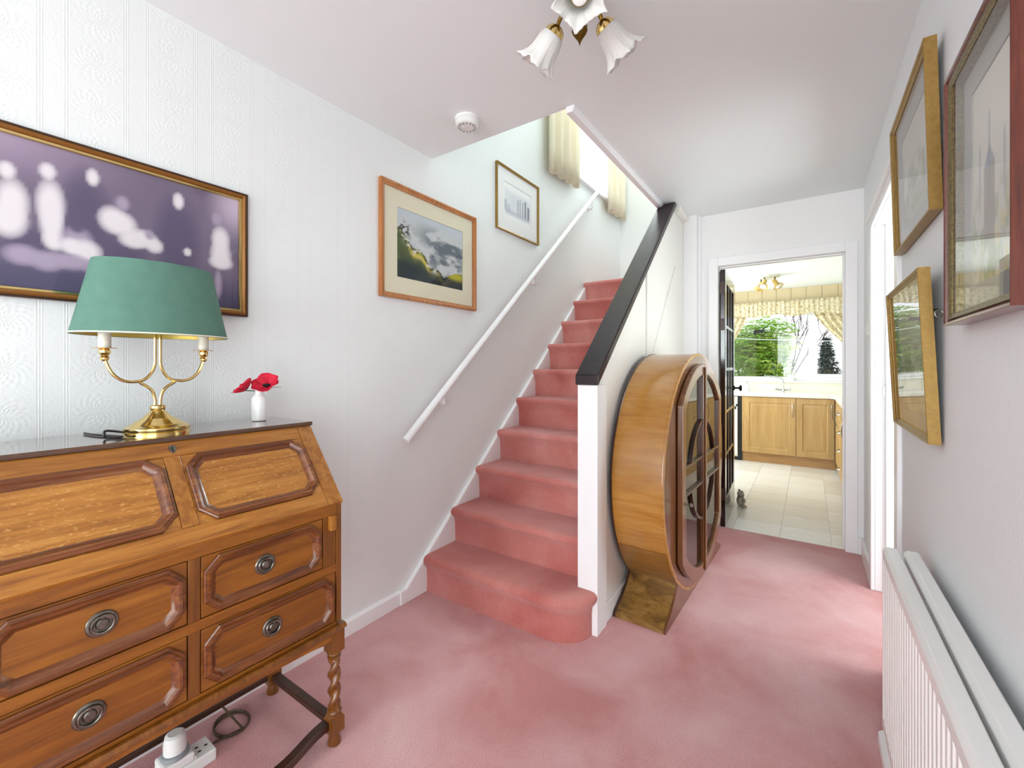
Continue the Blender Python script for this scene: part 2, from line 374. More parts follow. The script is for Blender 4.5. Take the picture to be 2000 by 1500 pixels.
def vpaint(fn, mp, nu, nv, name, parent, mat=None, local=False):
    """flat printed picture: colours per vertex, fn(u,v)->rgb arrays (linear)"""
    mb = MB().grid(lambda a, b: mp(a, b), nu, nv); o = build(mb, name, mat or M_PRINT, parent, smooth=0, recalc=False, local=local)
    U, V = np.meshgrid(np.linspace(0, 1, nu+1), np.linspace(0, 1, nv+1)); col = fn(U, V).reshape(-1, 3)
    at = o.data.color_attributes.new('Col', 'FLOAT_COLOR', 'POINT'); at.data.foreach_set('color', np.c_[np.clip(col, 0, 1), np.ones(len(col))].astype(np.float32).ravel())
    return o
RNG = np.random.default_rng(3)
def vnoise(U, V, f, seed=0):
    g = np.random.default_rng(seed).random((64, 64)); x = U*f; y = V*f
    i = np.floor(x).astype(int); j = np.floor(y).astype(int); a = x-i; b = y-j; a = a*a*(3-2*a); b = b*b*(3-2*b)
    G = lambda p, q: g[p % 64, q % 64]
    return (G(i, j)*(1-a)+G(i+1, j)*a)*(1-b)+(G(i, j+1)*(1-a)+G(i+1, j+1)*a)*b
def fbm(U, V, f, seed=0, o=4): return sum(vnoise(U, V, f*2**k, seed+k)*.5**k for k in range(o))/sum(.5**k for k in range(o))
def mixc(A, B, t): return A*(1-t[..., None])+B*t[..., None]
def sm(a, b, x): t = np.clip((x-a)/(b-a), 0, 1); return t*t*(3-2*t)

# ------------------------------------------------------------------ setting: hall shell
LW, RW, H = -1.74, .295, 2.38
EW = 3.62            # hall end wall
SX0, SX1 = -.885, -.787   # stair partition
WY0, WY1, WZ0, WZ1 = 3.30, 4.55, 2.95, 4.15   # stair window
KC, KY = 2.28, 6.98; KX0, KX1 = -1.4, .87
struct(bx(LW-.1, RW+.9, -5.3, 3.645, -.1, 0), 'floor', M_CARPET, smooth=0)
w = MB(); w.box(LW-.12, LW, -5.3, 4.8, -.1, WZ0); w.box(LW-.12, LW, -5.3, WY0, WZ0, 5.0); w.box(LW-.12, LW, WY1, 4.8, WZ0, 5.0); w.box(LW-.12, LW, WY0, WY1, WZ1, 5.0)
struct(w, 'wall_left', M_WALLP, smooth=0)
c = MB(); c.box(LW-.1, RW+.9, -5.35, 1.755, H, H+.2); c.box(SX0, RW+.9, 1.755, EW+.1, H, H+.2)
struct(c, 'ceiling', M_CEIL, smooth=0)
DX0, DX1, DZ = -.57, .197, 1.98
w = MB(); w.box(SX0, DX0-.03, EW, EW+.1, -.05, H); w.box(DX1+.03, RW+.15, EW, EW+.1, -.05, H); w.box(DX0-.03, DX1+.03, EW, EW+.1, DZ+.03, H)
struct(w, 'wall_end', M_WHITEW, smooth=0)
RY0, RY1, RZ = 2.28, 3.07, 1.985
w = MB(); w.box(RW, RW+.12, -5.3, RY0-.03, -.05, H); w.box(RW, RW+.12, RY1+.03, EW, -.05, H); w.box(RW, RW+.12, RY0-.03, RY1+.03, RZ+.03, H)
struct(w, 'wall_right', M_WALLR, smooth=0)
w = MB(); w.box(LW-.1, RW+.1, -5.4, -5.3, -.05, H)
struct(w, 'wall_back', M_WHITEW, smooth=0)
# upper stairwell
w = MB(); w.box(LW-.1, SX0-.0, 1.655, 1.755, H+.2, 5.0); w.box(SX0, SX0+.1, 1.655, 3.75, H+.2, 5.0); w.box(LW-.1, SX0, 4.70, 4.82, 1.85, 5.0); w.box(SX0, .3, 4.70, 4.82, H+.2, 5.0); w.box(.2, .3, 3.75, 4.75, H+.2, 5.0); w.box(SX0+.1, .3, 3.72, 3.75, H+.2, 5.0)
struct(w, 'wall_landing', M_WALLP, smooth=0)
struct(bx(LW-.15, .35, 1.6, 4.85, 5.0, 5.1), 'ceiling_upper', M_CEIL, smooth=0)
struct(bx(LW, SX0, 3.74, 4.70, 1.85, 2.0), 'floor_landing', M_STAIRC, smooth=0)
# stair partition: panel, newel post, trims
SL = .885; RAILZ = 1.137
def railz(y): return RAILZ+SL*(y-1.836)
yc = 1.836+(H-RAILZ)/SL
struct(MB().prism([(1.9, 0), (EW, 0), (EW, H), (yc+.02, H), (1.9, railz(1.9)-.004)], SX0+.012, -.806), 'wall_stair', M_PANEL, smooth=0)
struct(bx(SX0, SX1, 1.836, 1.945, 0, railz(1.836)+.0), 'trim_newel_post', M_WHITE, smooth=0, bevel=.002)
t = MB(); t.box(-.806, -.796, 2.60, 2.635, .1, railz(2.62)-.01)
struct(t, 'trim_batten', M_PANEL, smooth=0, bevel=.002)
def diag(y0, z0, y1, z1, th): return MB().prism([(y0, z0), (y1, z1), (y1, z1+th), (y0, z0+th)], -.806, -.799)
struct(diag(2.66, 1.2, 3.28, 1.92, .03), 'trim_diagonal', M_PANEL, smooth=0, bevel=.002)
struct(bx(-.806, -.762, yc+.03, EW, H-.045, H), 'trim_cornice', M_PANEL, smooth=0, bevel=.006)
b = MB(); b.box(-.806, -.708, 3.535, EW, 0, H); b.box(-.708, -.69, 3.585, EW, 0, H)
struct(b, 'trim_pipe_boxing', M_WHITE, smooth=0, bevel=.003)
struct(bx(-.806, -.794, 1.945, 3.535, 0, .09), 'baseboard_stair', M_WHITE, smooth=0, bevel=.003)
# bead along the stairwell edge of the ceiling
t = MB().prism([(SX0-.012, H-.028), (SX0+.018, H-.028), (SX0+.026, H-.014), (SX0+.026, H+.0), (SX0-.012, H+.03)], 1.745, yc-.01, 'Y')
struct(t, 'trim_ceiling_bead', M_WHITE, smooth=0)
# skirting
struct(MB().prism([(LW, 0), (LW+.018, 0), (LW+.018, .062), (LW+.008, .072), (LW, .072)], -5.3, 1.515, 'Y'), 'baseboard_left', M_WHITE, smooth=0)
# kitchen doorway frame
def frame_end():
    m = MB(); a = .066
    m.box(DX0-a, DX0, EW-.018, EW, 0, DZ+a); m.box(DX1, DX1+a, EW-.018, EW, 0, DZ+a); m.box(DX0, DX1, EW-.018, EW, DZ, DZ+a)
    m.box(DX0-.03, DX0, EW, EW+.1, 0, DZ+.03); m.box(DX1, DX1+.03, EW, EW+.1, 0, DZ+.03); m.box(DX0, DX1, EW, EW+.1, DZ, DZ+.03)
    m.box(DX1-.012, DX1, EW+.02, EW+.055, 0, DZ); m.box(DX0, DX1-.012, EW+.02, EW+.055, DZ-.012, DZ)
    return m
struct(frame_end(), 'trim_kitchen_doorway', M_WHITE, smooth=0, bevel=.004)
m = MB(); m.box(DX1+.066, RW-.002, EW-.02, EW, 0, .11)
struct(m, 'baseboard_end', M_WHITE, smooth=0, bevel=.003)
# right hand doorway frame
m = MB(); a = .07; X0 = RW-.017
m.box(X0, RW, RY0-a, RY0, 0, RZ); m.box(X0, RW, RY1, RY1+a, 0, RZ); 
m.box(X0, RW, RY0-a, RY1+a, RZ, RZ+a); m.box(X0-.014, RW, RY0-a-.01, RY1+a+.01, RZ+a*.62, RZ+a)
m.box(RW, RW+.16, RY1-.0, RY1+.03, 0, RZ+.03); m.box(RW, RW+.16, RY0-.03, RY0, 0, RZ+.03); m.box(RW, RW+.16, RY0, RY1, RZ, RZ+.03)
m.box(RW+.045, RW+.085, RY1-.014, RY1, 0, RZ)
struct(m, 'trim_side_doorway', M_WHITE, smooth=0, bevel=.004)
struct(bx(X0, RW, RY1+a, EW-.02, 0, .11), 'baseboard_right', M_WHITE, smooth=0, bevel=.003)
w = MB(); w.box(1.15, 1.2, 1.7, 3.6, -.05, H); w.box(RW+.12, 1.2, 1.65, 1.7, -.05, H); w.box(RW+.12, 1.2, 3.56, 3.6, -.05, H)
struct(w, 'wall_side_room', M_WHITEW, smooth=0)
o = build(bx(RW+.034, RW+.044, RY1-.003, RY1, 1.055, 1.115).box(RW+.037, RW+.042, RY1-.006, RY1-.003, 1.075, 1.095), 'strike_plate', M_CHROME, smooth=0)
tag(o, 'small chrome strike plate set in the white jamb of the side doorway', 'strike plate')
# stair string on the left wall
def sz(y): return .06+.862*(y-1.535)
ye = 3.78
struct(MB().prism([(1.512, 0), (3.9, 0), (3.9, 2.0), (3.9, sz(ye)+.02), (ye+.04, sz(ye)+.02), (ye, sz(ye)), (1.55, sz(1.55)), (1.512, .072)], LW, LW+.026), 'trim_stair_string', M_WHITE, smooth=0, bevel=.004)

# ------------------------------------------------------------------ staircase
st = thing('staircase', 'straight flight of stairs fully covered in pink carpet, between white wall string and newel post', 'staircase', (-1.3, 1.69, 0))
G, RS, Y1 = .2265, .2, 1.692
XL, XR = LW+.026, SX0-.001
def step_prof(k):
    y = Y1+G*(k-1); z0 = RS*(k-1); z = RS*k; r = .024
    pts = [(y+.004, z0), (y, z-.09), (y-.006, z-.06)]
    for i in range(9):
        a = PI*1.12-(PI*.62+0)*i/8
        pts.append((y-.012+.0+r*math.cos(a)-.0, z-r+r*math.sin(a)))
    pts += [(y+.05, z+.001), (y+G+.01, z), (y+G+.01, z0)]
    return pts
for k in range(2, 11):
    build(MB().prism(step_prof(k), XL, XR), 'step', M_STAIRC, st, smooth=40)
def outline1(o):
    pts = [(XL, Y1-o)]; pts.append((-.98, Y1-o))
    cx, cy, rx, ry = -.98, 1.836, .166, 1.836-Y1
    for i in range(1, 15):
        a = -PI/2+PI/2*i/14; pts.append((cx+(rx+o)*math.cos(a), cy+(ry+o)*math.sin(a)))
    pts += [(SX0, 1.836), (SX0, 1.95), (XL, 1.95)]
    return pts
m = MB(); lay = [(0, 0), (.10, 0), (.13, .003), (.145, .014), (.16, .024), (.175, .027), (.188, .023), (.197, .012), (.2005, -.006)]
n1 = len(outline1(0))
for z, o in lay: m.v += [(x, y, z) for x, y in outline1(o)]
for j in range(len(lay)-1): m.f += [(j*n1+i, j*n1+(i+1) % n1, (j+1)*n1+(i+1) % n1, (j+1)*n1+i) for i in range(n1)]
m.f.append(tuple((len(lay)-1)*n1+i for i in range(n1)))
build(m, 'step', M_STAIRC, st, smooth=40)

# black banister cap on the partition
hr = MB(); yt = 1.828+(H-.001-1.182)/SL
hr.prism([(1.826, 1.134), (1.826, 1.182), (yt, H-.001), (yt+.048/SL, H-.001)], SX0-.008, SX1+.010)
tag(build(hr, 'banister_rail', M_RAIL, smooth=0, bevel=.005, seg=3), 'sloping glossy black-brown banister rail capping the stair partition', 'banister')
# white wall handrail
wr = thing('handrail', 'round white handrail sloping up the wallpapered wall beside the stairs', 'handrail', (LW+.06, 1.5, .83))
A = Vector((-1.675, 1.505, .845)); B = Vector((-1.675, 3.93, 2.91))
build(MB().tube([A, A.lerp(B, .5), B], .0205, 16), 'rail', M_WHITE, wr)
for t_ in (.115, .52, .94):
    p = A.lerp(B, t_); bk = MB()
    bk.tube([p+Vector((0, 0, -.018)), p+Vector((0, .004, -.07)), p+Vector((-.02, .03, -.085)), Vector((LW+.012, p.y+.06, p.z-.06))], .006, 8)
    bk.lathe([(.022, 0), (.022, .006), (.012, .012)], (LW, p.y+.06, p.z-.06), 14, Matrix.Rotation(PI/2, 3, 'Y'))
    bk.box(p.x-.008, p.x+.008, p.y-.02, p.y+.02, p.z-.026, p.z-.019)
    build(bk, 'bracket', M_WHITE, wr)

# ------------------------------------------------------------------ stair window and curtains
wn = MB(); X = LW-.07
for (y0, y1, z0, z1) in ((WY0, WY1, WZ0, WZ0+.06), (WY0, WY1, WZ1-.06, WZ1), (WY0, WY0+.06, WZ0+.06, WZ1-.06), (WY1-.06, WY1, WZ0+.06, WZ1-.06), (3.72, 3.79, WZ0+.06, WZ1-.06)):
    wn.box(X-.02, X+.03, y0, y1, z0, z1)
w1 = struct(wn, 'window_1', M_UPVC, smooth=0, bevel=.004)
build(bx(X-.002, X+.002, WY0+.05, 3.73, WZ0+.05, WZ1-.05), 'pane', M_GLASS, w1, smooth=0)
build(bx(X-.002, X+.002, 3.78, WY1-.05, WZ0+.05, WZ1-.05), 'pane', M_GLASS, w1, smooth=0)
m = MB().box(LW-.04, LW+.03, WY0-.04, WY1+.04, WZ0-.025, WZ0)
build(m, 'window_sill', M_WHITE, w1, smooth=0, bevel=.004)
def curtain_stairs(y0, y1, nf, zb, label):
    def f(u, v):
        ph = u*nf*2*PI; s = math.sin(ph); s = math.copysign(abs(s)**.55, s)
        return (-1.672+.036*s+.004*math.sin(ph*3+v*3), y0+(y1-y0)*u+.018*math.cos(ph), zb+.035*u+(4.35-zb)*v)
    o = build(MB().grid(f, nf*14, 10), 'curtain', M_CURTC, smooth=80, solid=.004, recalc=False)
    tag(o, label, 'curtain', 'cream curtains at the stair window')
    return o
curtain_stairs(2.95, 3.49, 4, 2.76, 'cream pleated curtain at the stair window, the one left of the handrail top')
curtain_stairs(4.15, 4.66, 3, 2.80, 'cream pleated curtain at the stair window, farther one by the landing corner')
pl = MB().tube([(-1.675, 2.88, 4.42), (-1.675, 4.68, 4.42)], .012, 10)
tag(build(pl, 'curtain_pole', M_WHITE), 'white pole carrying the cream curtains over the stair window', 'curtain pole')

# ------------------------------------------------------------------ pictures
def picture(name, label, mp, w, h, fw, depth, fm, frame_prof=None, mount=None, mw=0, print_fn=None, res=(60, 45), inner=None, loc=None, group=None, hook=None):
    """mp(u,v,n): u along the wall, v up, n out of the wall"""
    r = thing(name, label, 'picture', loc or mp(w/2, 0, 0), 0, group)
    D = depth
    prof = frame_prof or [(0, 0), (0, D), (fw*.12, D+.001), (fw*.45, D-.001), (fw*.55, D-.005), (fw, D-.008), (fw, 0)]
    build(MB().ring(mp, 0, w, 0, h, prof, loop=True), 'frame', fm, r, smooth=20)
    if inner: build(MB().ring(mp, fw, w-fw, fw, h-fw, [(0, 0), (0, D-.004), (inner[0], D-.008), (inner[0], 0)], loop=True), 'gilt_slip', inner[1], r, smooth=20)
    i0 = fw+(inner[0] if inner else 0)
    if mount:
        build(MB().ring(mp, i0-.001, w-i0+.001, i0-.001, h-i0+.001, [(0, .006), (mw, .006), (mw, .003)]), 'mount', mount, r, smooth=0)
    m0 = i0+(mw if mount else -.001)
    vpaint(print_fn, lambda a, b: mp(m0+a*(w-2*m0), m0+b*(h-2*m0), .0035), res[0], res[1], 'print', r)
    build(MB().add([mp(i0-.002, i0-.002, D-.009), mp(w-i0+.002, i0-.002, D-.009), mp(w-i0+.002, h-i0+.002, D-.009), mp(i0-.002, h-i0+.002, D-.009)], [(0, 1, 2, 3)]), 'glass', M_PGLASS, r, smooth=0, recalc=False)
    if hook: build(hook, 'hanging_eye', M_PEWTER, r)
    return r
L3 = lambda h: np.array(lin(h))
def family(U, V):
    bgc = mixc(L3('#75697f')*np.ones(U.shape+(3,)), L3('#c9b3cc')*np.ones(U.shape+(3,)), sm(.62, 1.05, V)*sm(.75, .1, U)*.9)
    bgc = mixc(bgc, np.broadcast_to(L3('#4a4766'), bgc.shape), sm(.35, .05, V)*.85)
    bgc = mixc(bgc, np.broadcast_to(L3('#cdbccf'), bgc.shape), sm(.86, 1.0, U)*sm(.55, .95, V))
    def blob(x, y, rx, ry, col, a=1.0):
        nonlocal bgc
        d = ((U-x)/rx)**2+((V-y)/ry)**2; bgc = mixc(bgc, np.broadcast_to(L3(col), bgc.shape), a*np.clip(1.25-d, 0, 1)**.8*(d < 1.25))
    lt = '#e6e0e4'; dk = '#5e5570'; md = '#a99cb2'
    for x, y, rx, ry, col in ((.54, .50, .05, .34, dk), (.79, .50, .055, .34, dk), (.63, .25, .06, .2, dk), (.42, .28, .05, .12, dk),
        (.380, .56, .026, .13, lt), (.372, .44, .03, .10, lt), (.459, .60, .024, .14, lt), (.462, .47, .02, .14, lt), (.468, .35, .02, .06, lt),
        (.605, .58, .028, .085, lt), (.63, .56, .03, .08, lt), (.682, .48, .036, .06, lt), (.66, .45, .03, .05, lt), (.72, .44, .02, .05, lt), (.519, .37, .03, .09, md), (.54, .31, .03, .07, lt), (.505, .33, .02, .05, lt),
        (.934, .60, .024, .10, lt), (.934, .47, .028, .10, lt), (.935, .40, .032, .05, lt), (.925, .2, .010, .11, md), (.40, .22, .03, .06, md), (.45, .20, .03, .06, md), (.821, .44, .010, .03, lt), (.50, .22, .04, .05, md), (.58, .2, .04, .05, md), (.2, .55, .03, .2, lt), (.28, .5, .03, .2, dk), (.2, .8, .015, .06, lt), (.28, .8, .015, .06, lt), (.1, .5, .03, .25, lt), (.1, .8, .015, .06, md),
        (.369, .76, .014, .05, lt), (.453, .82, .014, .05, lt), (.556, .86, .012, .055, lt), (.632, .72, .014, .05, md), (.792, .85, .013, .06, lt), (.920, .78, .014, .05, md), (.519, .48, .014, .045, dk), (.705, .52, .01, .035, md)):
        blob(x, y, rx*1.35, ry*1.2, col)
    return bgc
WF = lambda y0, z0: (lambda u, v, n: (LW+n, y0+u, z0+v))
dkprof = lambda fw, D: [(0, 0), (0, D), (fw*.25, D+.002), (fw*.5, D-.004), (fw*.75, D-.001), (fw, D-.008), (fw, 0)]
def sidewall_picture(): pass
r = thing('picture', 'large framed old group photograph of blurred figures above the oak bureau', 'picture', (LW, .3, 1.405))
mp = WF(-.16, 1.404); w_, h_ = .943, .454
build(MB().ring(mp, 0, w_, 0, h_, [(0, 0), (0, .018), (.006, .02), (.006, .0), ], loop=True), 'outer_edge', M_DKBRN, r, smooth=20)
build(MB().ring(mp, .006, w_-.006, .006, h_-.006, [(0, 0), (0, .018), (.006, .021), (.012, .017), (.014, .012), (.014, 0)], loop=True), 'frame', M_BRWNF, r, smooth=25)
build(MB().ring(mp, .02, w_-.02, .02, h_-.02, [(0, 0), (0, .013), (.006, .013), (.008, .008), (.008, 0)], loop=True), 'gilt_slip', M_BRASS, r, smooth=25)
vpaint(family, lambda a, b: mp(.027+a*(w_-.054), .027+b*(h_-.054), .005), 140, 80, 'print', r)
build(MB().add([mp(.026, .026, .009), mp(w_-.026, .026, .009), mp(w_-.026, h_-.026, .009), mp(.026, h_-.026, .009)], [(0, 1, 2, 3)]), 'glass', M_PGLASS, r, smooth=0, recalc=False)

def landscape(U, V):
    cl = fbm(U*1.2, V*1.6, 5, 11, 5); sky = mixc(np.broadcast_to(L3('#c6cbcd'), U.shape+(3,)), np.broadcast_to(L3('#5d6973'), U.shape+(3,)), sm(.40, .66, cl)*sm(.1, .55, U)*sm(1.0, .7, V)*.95)
    sky = mixc(sky, np.broadcast_to(L3('#bfcbd6'), sky.shape), sm(.8, 1, V)*.7)
    ridge = .68-.85*U+.05*fbm(U, V*0, 18, 4)+.04*np.sin(U*23)
    ridge = np.maximum(ridge, .13+.12*sm(.6, 1, U)+.03*np.sin(U*9))
    hill = mixc(np.broadcast_to(L3('#4c5a33'), sky.shape), np.broadcast_to(L3('#27333a'), sky.shape), sm(.45, .1, V+.15*U))
    hill = mixc(hill, np.broadcast_to(L3('#6f7a45'), sky.shape), sm(.5, .7, fbm(U, V, 7, 21))*.6)
    crest = np.exp(-((V-ridge+.10)/.045)**2)*sm(.12, .22, U)*sm(.85, .6, U); hill = mixc(hill, np.broadcast_to(L3('#d3c04a'), sky.shape), np.clip(crest, 0, 1)*.9)
    rk = sm(.52, .6, fbm(U, V, 26, 31))*np.exp(-((V-ridge+.04)/.06)**2)*sm(.72, .5, U); hill = mixc(hill, np.broadcast_to(L3('#d8d2bd'), sky.shape), np.clip(rk*1.3, 0, 1))
    dk = sm(.55, .62, fbm(U, V, 30, 41))*np.exp(-((V-ridge)/.05)**2); hill = mixc(hill, np.broadcast_to(L3('#2c2a22'), sky.shape), np.clip(dk*1.4, 0, 1))
    yl = np.exp(-(((U-.88)/.14)**2+((V-.2)/.075)**2)); hill = mixc(hill, np.broadcast_to(L3('#b9b22f'), sky.shape), np.clip(yl*1.3, 0, .95))
    low = sm(.17, .08, V-.12*(1-U)); hill = mixc(hill, np.broadcast_to(L3('#2a3438'), sky.shape), low*.85)
    out = mixc(sky, hill, sm(-.01, .012, ridge-V))
    tr = sm(.5, .58, fbm(U, V, 34, 51))*np.exp(-(((U-.08)/.1)**2+((V-.70)/.1)**2)); out = mixc(out, np.broadcast_to(L3('#3b372c'), sky.shape), np.clip(tr*1.5, 0, .95))
    return out
picture('picture', 'honey wood framed painting of a green hillside under dark clouds on the stair wall', WF(1.39, 1.567), .735, .583, .026, .022, M_PINE, mount=M_CREAM, mw=.088, print_fn=landscape, res=(150, 110))
def abbey(U, V):
    pap = np.broadcast_to(L3('#f1f1f1'), U.shape+(3,)).copy()
    inb = sm(.0, .06, U)*sm(1, .94, U)*sm(.08, .16, V)*sm(.9, .72, V)
    pap = mixc(pap, np.broadcast_to(L3('#cfd3dc'), pap.shape), inb*(.45+.4*fbm(U, V, 6, 61)))
    for x, wd_, t, col, a in ((.5, .035, .66, '#9a9aa0', .7), (.58, .025, .7, '#7c7c86', .7), (.68, .03, .66, '#8a8a92', .7), (.78, .045, .72, '#6c6f7e', .8), (.9, .05, .6, '#5d6272', .85), (.05, .05, .5, '#9aa4b5', .6), (.16, .05, .4, '#a9b0bd', .6)):
        pap = mixc(pap, np.broadcast_to(L3(col), pap.shape), a*sm(wd_, wd_*.6, np.abs(U-x))*sm(t+.03, t, V)*sm(.2, .26, V))
    pap = mixc(pap, np.broadcast_to(L3('#a8acba'), pap.shape), .6*np.exp(-((V-.22-.1*U*0)/.05)**2)*sm(.02, .1, U)*sm(.99, .9, U))
    return pap
picture('picture', 'narrow gold framed pale grey print of ruined columns, higher up the stair wall', WF(2.35, 2.155), .545, .447, .014, .02, M_GOLD, mount=M_MOUNTW, mw=.085, print_fn=abbey, res=(70, 50))
RF = lambda y1, z0, gap=.004, lean=0, h=1: (lambda u, v, n: (RW-gap-lean*(v/h)-n, y1-u, z0+v))
def garden(U, V):
    b = mixc(np.broadcast_to(L3('#d9d6cd'), U.shape+(3,)), np.broadcast_to(L3('#a9aa9a'), U.shape+(3,)), sm(.7, .2, V)*.5)
    b = mixc(b, np.broadcast_to(L3('#7d8f60'), b.shape), sm(.45, .65, fbm(U, V, 9, 71))*sm(.55, .2, V)*.8)
    b = mixc(b, np.broadcast_to(L3('#c7b779'), b.shape), sm(.58, .7, fbm(U, V, 12, 81))*sm(.5, .2, V)*.7)
    hs = sm(.13, .11, np.abs(U-.4))*sm(.56, .54, V)*sm(.12, .2, V); b = mixc(b, np.broadcast_to(L3('#8a7c74'), b.shape), hs*.8)
    rf = sm(.0, .02, .66-.9*np.abs(U-.4)-V)*sm(.53, .55, V); b = mixc(b, np.broadcast_to(L3('#8d93a3'), b.shape), rf*.85)
    for x, a in ((.4, .82), (.18, .7), (.72, .66), (.85, .6)): b = mixc(b, np.broadcast_to(L3('#7b8494'), b.shape), sm(.03, .01, np.abs(U-x)-.0)*sm(a, a-.04, V)*sm(.3, .4, V)*.55)
    return b
def meadow(U, V):
    b = mixc(np.broadcast_to(L3('#cfccc2'), U.shape+(3,)), np.broadcast_to(L3('#9a9a84'), U.shape+(3,)), sm(.6, .1, V)*.7)
    b = mixc(b, np.broadcast_to(L3('#7e8a66'), b.shape), sm(.45, .62, fbm(U, V, 8, 91))*sm(.75, .35, V)*.7)
    return b
# mahogany frame nearest the camera
mp = RF(1.395, 1.314, .003)
picture('picture', 'mahogany framed watercolour of a turreted cottage garden, largest picture on the right wall', mp, .405, .56, .013, .034, M_MAHOG, mount=M_MOUNTG, mw=.052, print_fn=garden, res=(60, 80), inner=(.012, M_GOLDO), loc=(RW, 1.19, 1.314))
mp = RF(2.17, 1.637, .003, .012, .464)
picture('picture', 'gold framed faded landscape print, upper of the two gold frames by the doorway', mp, .585, .464, .018, .027, M_GOLD, mount=M_MOUNTG, mw=.06, print_fn=meadow, res=(60, 45), loc=(RW, 1.88, 1.637))
ey = MB().tube([(RW-.012+.008*math.cos(a), 1.583, 1.36+.010*math.sin(a)) for a in np.linspace(0, 2*PI, 13)[:-1]], .0018, 6, True).tube([(RW-.012, 1.583, 1.371), (RW-.012, 1.588, 1.372), (RW-.02, 1.60, 1.372)], .002, 6)
mp = RF(2.16, 1.012, .006, .022, .475)
picture('picture', 'gold framed print leaning off the wall, lower of the two gold frames', mp, .575, .475, .016, .026, M_GOLD, mount=M_MOUNTG, mw=.045, print_fn=meadow, res=(50, 40), loc=(RW, 1.88, 1.012), hook=ey)

# ------------------------------------------------------------------ oak bureau
BX0, BXF, BY0, BY1, BYC = -1.69, -1.25, .037, .855, .446
TOPZ = 1.03; LX0, LZ0, LX1, LZ1 = -1.432, 1.016, -1.243, .785
bu = thing('bureau', 'oak fall-front bureau with four panelled drawers on barley twist legs, left foreground', 'bureau', ((BX0+BXF)/2, BYC, 0))
build(bx(BX0, -1.425, BY0-.004, BY1+.004, TOPZ-.014, TOPZ), 'top', M_OAK_TOP, bu, smooth=0, bevel=.003)
side = [(BX0, .40), (BXF-.004, .40), (BXF-.004, LZ1-.008), (LX1-.012, LZ1-.002), (LX0-.006, TOPZ-.014), (BX0, TOPZ-.014)]
for y0, y1 in ((BY1-.018, BY1), (BY0, BY0+.018)):
    build(MB().prism(side, y0, y1, 'Y'), 'side_panel', M_OAK_DZ, bu, smooth=0, bevel=.002)
build(bx(BX0, BX0+.008, BY0+.018, BY1-.018, .40, TOPZ-.014), 'back_panel', M_STAINED, bu, smooth=0)
# front carcass rails
xf0, xf1 = BXF-.03, BXF-.004; ra, rb = BY0+.018, BY1-.018
for z0, z1 in ((.745, .782), (.562, .588), (.392, .402)): build(bx(xf0, xf1, ra, rb, z0, z1), 'front_rail', M_OAK_D, bu, smooth=0, bevel=.0015)
for z0, z1 in ((.402, .562), (.588, .745)): build(bx(xf0, xf1-.001, BYC-.013, BYC+.013, z0, z1), 'divider', M_OAK_DZ, bu, smooth=0, bevel=.0015)
for s_ in (-1, 1): build(bx(xf0, xf1-.001, *sorted((BYC+s_*.345, BYC+s_*.389)), .588, .745), 'loper_surround', M_OAK_DZ, bu, smooth=0, bevel=.0015)
build(bx(xf0-.012, xf0, BY0+.018, BY1-.018, .395, .782), 'dust_board', M_EDGE, bu, smooth=0)
for s in (-1, 1):
    ym = BYC+s*.372
    build(bx(BXF-.006, BXF+.012, ym-.010, ym+.010, .702, .748), 'loper', M_OAK_LZ, bu, smooth=0, bevel=.002)
BF = lambda u, v, n: (BXF-.006+n, u, v)
def drawer(y0, y1, z0, z1, yk, zk):
    d = build(bx(BXF-.03, BXF-.006, y0, y1, z0, z1), 'drawer', M_OAK_D, bu, smooth=0, bevel=.0015)
    g = .004
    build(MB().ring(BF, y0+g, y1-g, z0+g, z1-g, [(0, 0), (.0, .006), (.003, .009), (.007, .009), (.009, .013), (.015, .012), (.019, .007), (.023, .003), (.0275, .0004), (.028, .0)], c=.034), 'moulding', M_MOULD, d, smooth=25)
    R = Matrix.Rotation(PI/2, 3, 'Y')
    pl_ = MB().lathe([(.0275, 0), (.0275, .002), (.026, .004), (.022, .005), (.019, .0035), (.012, .0035), (.0115, .006), (.009, .0085), (.004, .0095), (1e-4, .0095)], (BXF-.006, yk, zk), 28, R)
    rp_ = build(pl_, 'ring_pull_plate', M_PEWTER, d)
    rg = MB().tube([(BXF+.0015, yk+.0185*math.cos(a), zk+.0185*math.sin(a)) for a in np.linspace(0, 2*PI, 29)[:-1]], .0028, 8, True)
    rg.box(BXF-.004, BXF+.004, yk-.003, yk+.003, zk+.013, zk+.021)
    build(rg, 'ring', M_PEWTER, rp_) if False else build(rg, 'ring_pull', M_PEWTER, d)
for s in (-1, 1):
    a_, b_ = sorted((BYC+s*.015, BYC+s*.343)); drawer(a_, b_, .590, .743, BYC+s*.17, .668)
    a_, b_ = sorted((BYC+s*.015, BYC+s*.388)); drawer(a_, b_, .404, .560, BYC+s*.19, .484)
# fall front (slanted)
LL = math.hypot(LX1-LX0, LZ0-LZ1); ex = ((LX1-LX0)/LL, (LZ1-LZ0)/LL); nx = (-ex[1], ex[0])
def SF(u, s, n): q = s*LL; return (LX0+ex[0]*q+nx[0]*n, u, LZ0+ex[1]*q+nx[1]*n)
def slab(u0, u1, s0, s1, n0, n1):
    vs = [SF(u, s, n) for n in (n0, n1) for u, s in ((u0, s0), (u1, s0), (u1, s1), (u0, s1))]
    return MB().add(vs, [(0, 3, 2, 1), (4, 5, 6, 7), (0, 1, 5, 4), (1, 2, 6, 5), (2, 3, 7, 6), (3, 0, 4, 7)])
FY0, FY1 = BY0+.002, BY1-.002
ff = build(slab(FY0, FY1, .01, 1.0, -.02, -.006), 'fall_front', M_OAK_L, bu, smooth=0)
build(slab(FY0+.05, FY1-.05, .0, .155, -.006, .002), 'top_rail', M_OAK_R, ff, smooth=0, bevel=.0015)
